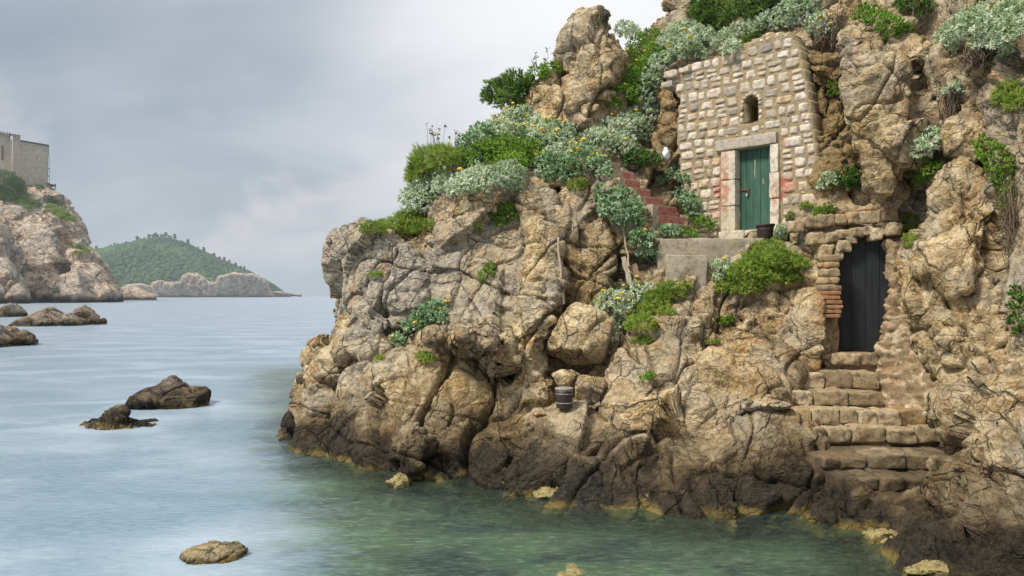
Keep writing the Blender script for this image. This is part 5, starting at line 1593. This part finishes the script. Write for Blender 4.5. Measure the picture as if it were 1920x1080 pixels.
 ('green_shrub', 'green tuft with yellow flowers high on the tall column', 'plant', 'green', [(930, 405, 14), (950, 402, 17), (962, 390, 12), (940, 418, 10)], 4, 0),
 ('green_tuft', 'tiny green plant left of the flowering tuft on the tall column', 'plant', 'green', [(893, 422, 8), (895, 434, 6)], 0, 0),
 ('green_tuft', 'green plant hanging down the middle of the tall column', 'plant', 'green', [(920, 500, 9), (912, 514, 11), (908, 530, 8)], 0, 0),
 ('green_tuft', 'tiny yellow green plant on the face of the grey crag', 'plant', 'moss', [(706, 515, 8)], 0, 0),
 ('leafy_bush', 'leafy silver green plant trailing down to the right of the grey crag', 'shrub', 'silvergreen', [(815, 582, 17), (800, 598, 20), (782, 614, 18), (762, 628, 16), (742, 640, 12), (824, 596, 12)], 3, 0),
 ('green_tuft', 'green tuft in the joint of the low front bulge', 'plant', 'moss', [(795, 668, 11), (803, 674, 10)], 0, 0),
 ('green_tuft', 'tiny green tuft left on the low front bulge', 'plant', 'moss', [(712, 672, 7)], 0, 0),
 ('green_tuft', 'olive tuft on the rock right of the crevice', 'plant', 'grass', [(1082, 350, 12), (1095, 346, 8)], 0, 0),
]
for i, (nm_, lb, ct, kd_, pf, fl, stk) in enumerate(PL):
    small = sum(p[2] for p in pf) < 40
    shrub(nm_, lb, ct, kd_, pf, fl, seed=i*3, stalks=stk, k=0.75 if small else 1.0, stems=True)


def twigs(label, px, py, rx, ry, n, seed):
    r = np.random.default_rng(seed)
    h0, nn_ = hit(px, py)
    Y = h0[1]-0.12
    P_ = []
    for _ in range(n):
        a = at(px+r.normal()*rx*.45, py-ry*.5+r.normal()*ry*.3, Y+r.normal()*.12)
        e = at(px+r.normal()*rx*.5, py+ry*.4+r.normal()*ry*.35, Y+r.normal()*.15-.05)
        m1 = a*.6+e*.4+r.normal(size=3)*.07; m2 = a*.25+e*.75+r.normal(size=3)*.08
        P_.append(np.array([a, m1, m2, e]))
    V, f = tubes(P_, 0.009)
    o = mesh('dry_twigs', V, f, M['twig'], None, origin=at(px, py, Y))
    tag(o, label, 'dry shrub')


twigs('mass of dry brown twigs hanging left of the stone front', 1218, 262, 46, 60, 170, 1)
twigs('dry roots hanging under the pale bush at the cliff corner', 1560, 62, 30, 40, 90, 2)
twigs('dry roots trailing beneath the little silver plant right of the hanging rock', 1785, 215, 20, 60, 70, 3)
twigs('dry brown roots under the big overhanging bush in the upper right', 1835, 112, 60, 30, 130, 4)
twigs('dry twigs hanging under the bush at the stair head', 1115, 318, 40, 22, 70, 5)
twigs('bare tangled stems beside the green vine in the right gully', 1895, 430, 18, 90, 60, 6)

# ------------------------------------------------------------------ far side of the bay: cliff with the fortress
FB = []
def fblk(poly, anchors, bulge, rad, thick, step=4):
    FB.append((block(poly, anchors, bulge, rad, thick, step), 0.0))


fblk([(-80, 318), (0, 322), (45, 340), (86, 352), (112, 370), (138, 398), (156, 430), (154, 462), (172, 478), (192, 502), (206, 528), (222, 556), (222, 580), (-80, 580)],
     [(0, 355, 385), (100, 390, 385), (0, 560, 325), (200, 550, 360), (145, 430, 372), (-80, 450, 330)], 10, 26, 80)
fblk([(-80, 418), (2, 424), (16, 448), (22, 480), (34, 520), (44, 556), (38, 590), (-80, 600)], [(0, 440, 300), (40, 560, 285), (-80, 500, 280)], 8, 18, 50)
fblk([(60, 400), (100, 400), (120, 440), (110, 500), (130, 550), (60, 575), (30, 540), (40, 460)], [(60, 400, 366), (110, 450, 356), (60, 560, 318), (130, 550, 330)], 8, 22, 40)
fblk([(140, 478), (165, 482), (192, 502), (206, 528), (220, 556), (160, 572), (135, 545), (128, 500)], [(140, 480, 352), (200, 510, 352), (160, 560, 322)], 6, 16, 40)
fblk([(104, 520), (150, 500), (160, 560), (140, 574), (100, 572)], [(104, 520, 324), (150, 505, 330), (130, 570, 310)], 5, 14, 30)
far, fco, _ = remesh('far_cliff', FB, 0.95, 2)
nn = normals(far.data)
fco = fco+nn*rock_disp(fco, 13.0, 0.75, 4, True)[:, None]
setco(far.data, fco)
nn = normals(far.data)
fco = fco+nn*(0.45*ridged(fco*np.array((.22, .22, .4)), 4))[:, None]
setco(far.data, fco)
far.data.materials.append(M['far_rock'])
tag(far, kind='structure')
ftree = BVHTree.FromObject(far, bpy.context.evaluated_depsgraph_get())


def ground_lump(name, poly, anchors, bulge, rad, thick, step, voxel, size, amp, mat, kind=None, label=None, cat=None):
    o, c, _ = remesh(name, [(block(poly, anchors, bulge, rad, thick, step), 0.0)], voxel, 2)
    n = normals(o.data)
    c = c+n*rock_disp(c, size, amp, 2, True)[:, None]
    setco(o.data, c)
    o.data.materials.append(mat)
    tag(o, label, cat, None, kind)
    return o, c


ground_lump('reef', [(205, 575), (212, 553), (226, 542), (246, 540), (262, 544), (276, 552), (288, 556), (288, 575)], [(210, 560, 505), (286, 560, 505), (245, 545, 515)], 4, 8, 25, 1.5, 0.8, 12.0, 0.5, M['far_rock'],
            None, 'low tan reef running out from the foot of the far cliff', 'reef')

# ---- fortress
fort = thing('fortress', at(40, 350, 372), 'pale stone fortress standing on the far cliff at the left edge', 'fortress')
M['fort'] = None


def fort_mat():
    m, t, b, P, out = material('fortress_stone')
    br = t.n('ShaderNodeTexBrick')
    t.set(br, Scale=0.55, Mortar_Size=0.05)
    br.inputs['Color1'].default_value = (0.46, 0.39, 0.30, 1); br.inputs['Color2'].default_value = (0.62, 0.54, 0.43, 1); br.inputs['Mortar'].default_value = (0.30, 0.25, 0.19, 1)
    x, y, z = t.xyz(P)
    cm = t.n('ShaderNodeCombineXYZ'); t.link(t.math('ADD', x, t.math('MULTIPLY', y, 0.6)), cm.inputs[0]); t.link(z, cm.inputs[1])
    t.link(cm.outputs[0], br.inputs['Vector'])
    col = t.mix(t.math('MULTIPLY', t.step(t.noise(P, 0.35, 8, 0.7), 0.45, 0.65), 0.5), br.outputs['Color'], (0.26, 0.21, 0.15))
    col = t.mix(t.math('MULTIPLY', t.step(t.noise(P, 1.6, 8, 0.7), 0.5, 0.66), 0.5), col, (0.66, 0.60, 0.50))
    t.link(col, b.inputs['Base Color']); b.inputs['Roughness'].default_value = 0.95
    return m


M['fort'] = fort_mat()
M['slate'] = plain('dark_coping', (0.06, 0.055, 0.05), (0.12, 0.11, 0.10), 1, 0.9, 0.1)


def prism(pts_front, thick, mb, v=0.5):
    """quad wall from four picture spots (px,py,Y), thickness away from the camera"""
    A = np.array([at(p[0], p[1], p[2]+26) for p in pts_front]); Bk = recede(A, thick); n = len(A)
    mb.add(np.vstack([A, Bk]), [tuple(range(n)), tuple(range(2*n-1, n-1, -1))]+[(i+n, (i+1) % n+n, (i+1) % n, i) for i in range(n)], v)


b_ = MB(); prism([(36, 392, 372), (38, 264.5, 372), (91, 274, 384), (86, 392, 384)], 30, b_); b_.build('curtain_wall', M['fort'], fort)
b_ = MB(); prism([(37.5, 264.6, 371.5), (38, 262.2, 371.5), (92, 271.5, 383.6), (91.6, 274.2, 383.6)], 31, b_); b_.build('roof_edge', M['slate'], fort)
b_ = MB(); prism([(22, 385, 368), (24, 252, 368), (38, 256, 371), (38, 385, 371)], 34, b_); b_.build('tower', M['fort'], fort)
b_ = MB(); prism([(-70, 385, 360), (-70, 240, 360), (20, 252, 369), (20, 385, 369)], 34, b_); b_.build('curtain_wall', M['fort'], fort)
b_ = MB(); prism([(-70, 240.2, 359.6), (-70, 237, 359.6), (38.2, 253, 369), (38.2, 256, 370.6)], 1.2, b_); b_.build('parapet', M['fort'], fort)
b_ = MB(); prism([(3, 300, 367.0), (3, 272, 367.0), (6, 272.6, 367.2), (6, 300, 367.2)], 0.8, b_); b_.build('window_slit', M['slate'], fort)
b_ = MB(); prism([(20.2, 330, 368.4), (20.4, 262, 368.4), (22.4, 262.4, 368.4), (22.4, 330, 368.4)], 0.5, b_); b_.build('drain_pipe', M['brick'], fort)
for px in (-6, -1, 4, 9, 14, 25, 31):
    b_ = MB(); yq = 246.5+px*0.24 if px < 20 else 250+(px-24)*.29
    prism([(px, yq+5, 366), (px, yq, 366), (px+3, yq+.6, 366.6), (px+3, yq+5, 366.6)], 1.5, b_); b_.build('merlon', M['fort'], fort)
# timber balcony on the corner
bal = MB(); prism([(86, 360, 383), (86, 353, 383), (104, 353.5, 383), (104, 360, 383)], 6, bal); bo = bal.build('balcony', M['fort'], fort)
b_ = MB()
for px in (87, 97, 104): prism([(px-0.7, 354, 382.9), (px-0.7, 344.5, 382.9), (px+0.7, 344.5, 382.9), (px+0.7, 354, 382.9)], 0.4, b_)
prism([(86, 346, 382.7), (86, 344.2, 382.7), (105, 346, 382.7), (105, 347.5, 382.7)], 6, b_)
b_.build('post', M['rust'], bo)
# scaffold up the wall
sc_ = thing('scaffold', at(92, 345, 385), 'thin scaffold climbing the right corner of the fortress above the balcony', 'scaffold')
for px in (89.5, 92.5):
    b_ = MB(); prism([(px-0.35, 344, 384.5), (px-0.1, 293, 384.5), (px+0.4, 293, 384.5), (px+0.35, 344, 384.5)], 0.15, b_); b_.build('pole', M['rust'], sc_)
for py in (316, 329.5, 343):
    b_ = MB(); prism([(86.5, py+0.8, 384.3), (86.5, py-0.6, 384.3), (93.5, py-0.6, 384.3), (93.5, py+0.8, 384.3)], 1.6, b_); b_.build('platform', M['pale_wood'], sc_)
for py in (300, 306, 322, 336):
    b_ = MB(); prism([(88.5, py+0.3, 384.3), (88.5, py-0.2, 384.3), (94, py-0.2, 384.3), (94, py+0.3, 384.3)], 0.12, b_); b_.build('rail', M['rust'], sc_)
# people on the roof, a few pixels tall
M['cloth'] = plain('dark_blue_clothing', (0.02, 0.02, 0.07), (0.05, 0.05, 0.12), 2, 0.9, 0.0)


def person(px, py, Y, label):
    c = at(px, py, Y)
    V, Fc = lathe([(0.001, 0), (0.13, 0.0), (0.15, 0.45), (0.19, 0.9), (0.17, 1.05), (0.24, 1.40), (0.17, 1.5), (0.065, 1.53), (0.07, 1.58), (0.11, 1.66), (0.105, 1.76), (0.001, 1.82)], 12, (0, 0, 0))
    V[:, 1] *= 0.65
    low = V[:, 2] < 0.8
    V[low, 0] += np.sign(V[low, 0])*0.05
    o = mesh('person', V*1.1+c, Fc, M['cloth'], None, origin=c, smooth=True)
    tag(o, label, 'person', 'people on the fortress roof')


for px, lb in ((2, 'leftmost tiny figure in dark clothes on the fortress roof'), (6.2, 'tallest looking tiny figure in dark blue on the fortress roof'), (13.5, 'tiny figure in dark clothes, left one of the right pair on the fortress roof'), (18, 'tiny figure in dark clothes at the right end of the fortress roof')):
    person(px, 252.5+(px-2)*0.12, 396.6, lb)

# ---- greenery on the far cliff
def far_shrub(name, label, kind, puffs, tree, scale, seed, cat='shrub'):
    shrub(name, label, cat, kind, puffs, 0, seed=seed, tree=tree, k=scale)


far_shrub('dark_shrub', 'large dark green bush at the left foot of the fortress', 'dark', [(8, 342, 20), (26, 350, 15), (0, 366, 16), (18, 370, 12), (36, 362, 8)], ftree, 9, 501)
far_shrub('green_shrub', 'yellow green bushes on the slope under the fortress wall', 'green', [(46, 372, 7), (58, 378, 6), (38, 380, 6), (68, 384, 6), (52, 390, 6)], ftree, 9, 502)
far_shrub('green_shrub', 'small round bush against the foot of the fortress wall', 'dark', [(75, 352, 5)], ftree, 8, 503)
far_shrub('dark_shrub', 'dark green bush below the fortress balcony', 'dark', [(90, 372, 6), (98, 376, 7), (108, 382, 7), (116, 390, 6)], ftree, 8, 504)
far_shrub('green_shrub', 'bright grassy bushes along the sloping brow of the far cliff', 'moss', [(95, 388, 7), (108, 396, 8), (120, 402, 8), (130, 412, 7), (112, 406, 6)], ftree, 9, 505)
far_shrub('green_shrub', 'green bush hanging on the nose of the far cliff', 'green', [(143, 462, 6), (152, 466, 7), (146, 474, 5), (162, 472, 5)], ftree, 8, 506)

# ------------------------------------------------------------------ wooded island on the horizon
ridge_px = np.array([(120, 492), (150, 482), (175, 473), (215, 466), (262, 455), (290, 449), (312, 447), (338, 454), (390, 478), (430, 497), (460, 509), (490, 527), (500, 540), (506, 553)], float)
YI = 1500.0
X_ = (ridge_px[:, 0]-960)*YI/F; Z_ = np.maximum(CAMZ-(ridge_px[:, 1]-554)*YI/F, 0)
gxs = np.linspace(X_[0], X_[-1], 160); gys = np.linspace(YI-150, YI+150, 50)
gx, gy = np.meshgrid(gxs, gys)
t_ = (gy-YI)/150
ht = np.interp(gx, X_, Z_)*np.sqrt(np.clip(1-t_**2, 0, 1))
q_ = np.c_[gx.ravel(), gy.ravel(), np.zeros(gx.size)]
ht = ht.ravel()+2.0*fbm(q_*0.02, 3)*np.clip(ht.ravel()/20, 0, 1)-0.5
idx = np.arange(gx.size).reshape(gx.shape)
isl = mesh('island', np.c_[q_[:, :2], ht], np.stack([idx[:-1, :-1], idx[:-1, 1:], idx[1:, 1:], idx[1:, :-1]], -1).reshape(-1, 4), plain('forest_floor', (0.03, 0.06, 0.02), (0.06, 0.10, 0.03), 0.05, 1.0, 0.0), smooth=True)
tag(isl, kind='structure')


def isl_h(x, y):
    t = (y-YI)/150
    return np.interp(x, X_, Z_)*np.sqrt(np.clip(1-t*t, 0, 1))-0.5


# shore cliffs of the island
ground_lump('island_shore', [(225, 556), (232, 536), (262, 530), (280, 533), (300, 527), (320, 531), (338, 528), (346, 516), (356, 512), (372, 515), (388, 526), (402, 531), (408, 519), (424, 515), (440, 510), (456, 515), (474, 514), (490, 521), (499, 530), (506, 546), (512, 556)],
            [(240, 545, 1338), (500, 545, 1372), (350, 530, 1335), (440, 525, 1338), (400, 545, 1338)], 5, 4, 80, 1.2, 2.0, 14.0, 0.75, M['isle_rock'], 'structure')
ground_lump('island_shore', [(498, 556), (504, 546), (520, 547), (545, 550), (566, 552.5), (566, 556)], [(500, 550, 1400), (566, 553, 1500), (530, 549, 1440)], 3, 3, 25, 1.0, 2.2, 20.0, 0.25, M['isle_rock'], 'structure')
# the wood that covers it
import bmesh
bm = bmesh.new(); bmesh.ops.create_icosphere(bm, subdivisions=1, radius=1.0)
ICV = np.array([v.co[:] for v in bm.verts]); ICF = np.array([[v.index for v in f.verts] for f in bm.faces]); bm.free()
r = np.random.default_rng(77)
N = 9000
fx = r.uniform(X_[1]-60, X_[-1]-6, N); fy = r.uniform(YI-146, YI+25, N); fz = isl_h(fx, fy)
ok = fz > 6; fx, fy, fz = fx[ok], fy[ok], fz[ok]
N = len(fx)
sz = r.uniform(1.8, 4.6, N)
V = (ICV[None]*(1+0.22*r.normal(size=(N, len(ICV), 1))))*np.stack([sz, sz, sz*r.uniform(.6, .95, N)], 1)[:, None, :]+np.stack([fx, fy, fz+sz*0.05], 1)[:, None, :]
Fc = (ICF[None]+(np.arange(N)*len(ICV))[:, None, None]).reshape(-1, 3)
M['canopy'] = leaf_mat('woodland_canopy', [(0, (0.016, 0.046, 0.020)), (0.5, (0.036, 0.090, 0.032)), (1, (0.08, 0.15, 0.045))], 0.0, 0.9)
tn = np.clip(0.5+0.9*perlin(np.stack([fx, fy, fx*0], 1)*0.018)+0.08*r.normal(size=N), 0, 1)
wood = mesh('forest', V.reshape(-1, 3), Fc, M['canopy'], attrs={'v': np.repeat(tn, len(ICV))})
tag(wood, 'dense green wood covering the hill of the island', 'wood', kind='stuff')
# pines one can tell apart along the ridge
pp = [(215, 463), (236, 459), (258, 455), (264, 452), (270, 450), (279, 448), (287, 447), (291, 449), (296, 447), (302, 445), (306, 446), (311, 445), (316, 446), (321, 447), (328, 449), (352, 456), (372, 466), (382, 466), (402, 475), (412, 477), (420, 480), (429, 486), (442, 489), (451, 494), (458, 499), (180, 470)]
proto = None
for i, (px, py) in enumerate(pp):
    x = (px-960)*YI/F
    z0 = float(np.interp(x, X_, Z_))
    if proto is None:
        o = thing('pine_tree', (x, YI, z0), 'dark pine standing up from the ridge line of the wooded island', 'tree', 'pines along the island ridge')
        Vt, Ft = tubes([np.array([(x, YI, z0-2), (x+.3, YI, z0+4), (x, YI, z0+9)])], 0.45, 6); mesh('trunk', Vt, Ft, M['twig'], o)
        rr_ = np.random.default_rng(5)
        cv = []; cf = []
        for j in range(14):
            s_ = rr_.uniform(1.3, 2.6); a = rr_.uniform(0, 6.28); d_ = rr_.uniform(0, 2.4)
            cv.append(ICV*(1+0.2*rr_.normal(size=(len(ICV), 1)))*np.array((s_, s_, s_*.7))+np.array((x+d_*math.cos(a), YI+d_*math.sin(a), z0+6+rr_.uniform(-1.5, 4.5)))); cf.append(ICF+j*len(ICV))
        mesh('crown', np.vstack(cv), np.vstack(cf), M['pine'], o, attrs={'v': np.full(14*len(ICV), 0.25)})
        proto = o
    else:
        o = proto.copy(); C.objects.link(o)
        o.location = (x, YI, z0); s_ = r.uniform(0.65, 1.25); o.scale = (s_*r.uniform(.8, 1.2), s_, s_); o.rotation_euler = (0, 0, r.uniform(0, 6))
        for ch in proto.children:
            c2 = ch.copy(); C.objects.link(c2); c2.parent = o

# ------------------------------------------------------------------ sea haze
hz = mesh('haze', [(x, y, z) for x in (-7000, 7000) for y in (-60, 7100) for z in (-6.5, 130)], [(0, 1, 3, 2), (4, 6, 7, 5), (0, 4, 5, 1), (2, 3, 7, 6), (0, 2, 6, 4), (1, 5, 7, 3)])
hm = bpy.data.materials.new('sea_haze'); hm.use_nodes = True
t = NT(hm.node_tree)
out = t.n('ShaderNodeOutputMaterial'); pv = t.n('ShaderNodeVolumePrincipled')
pv.inputs['Color'].default_value = (0.80, 0.88, 0.97, 1); pv.inputs['Density'].default_value = 0.0002; pv.inputs['Anisotropy'].default_value = 0.2
t.link(pv.outputs[0], out.inputs['Volume'])
hz.data.materials.append(hm)
tag(hz, 'pale sea haze over the bay', 'haze', kind='stuff')
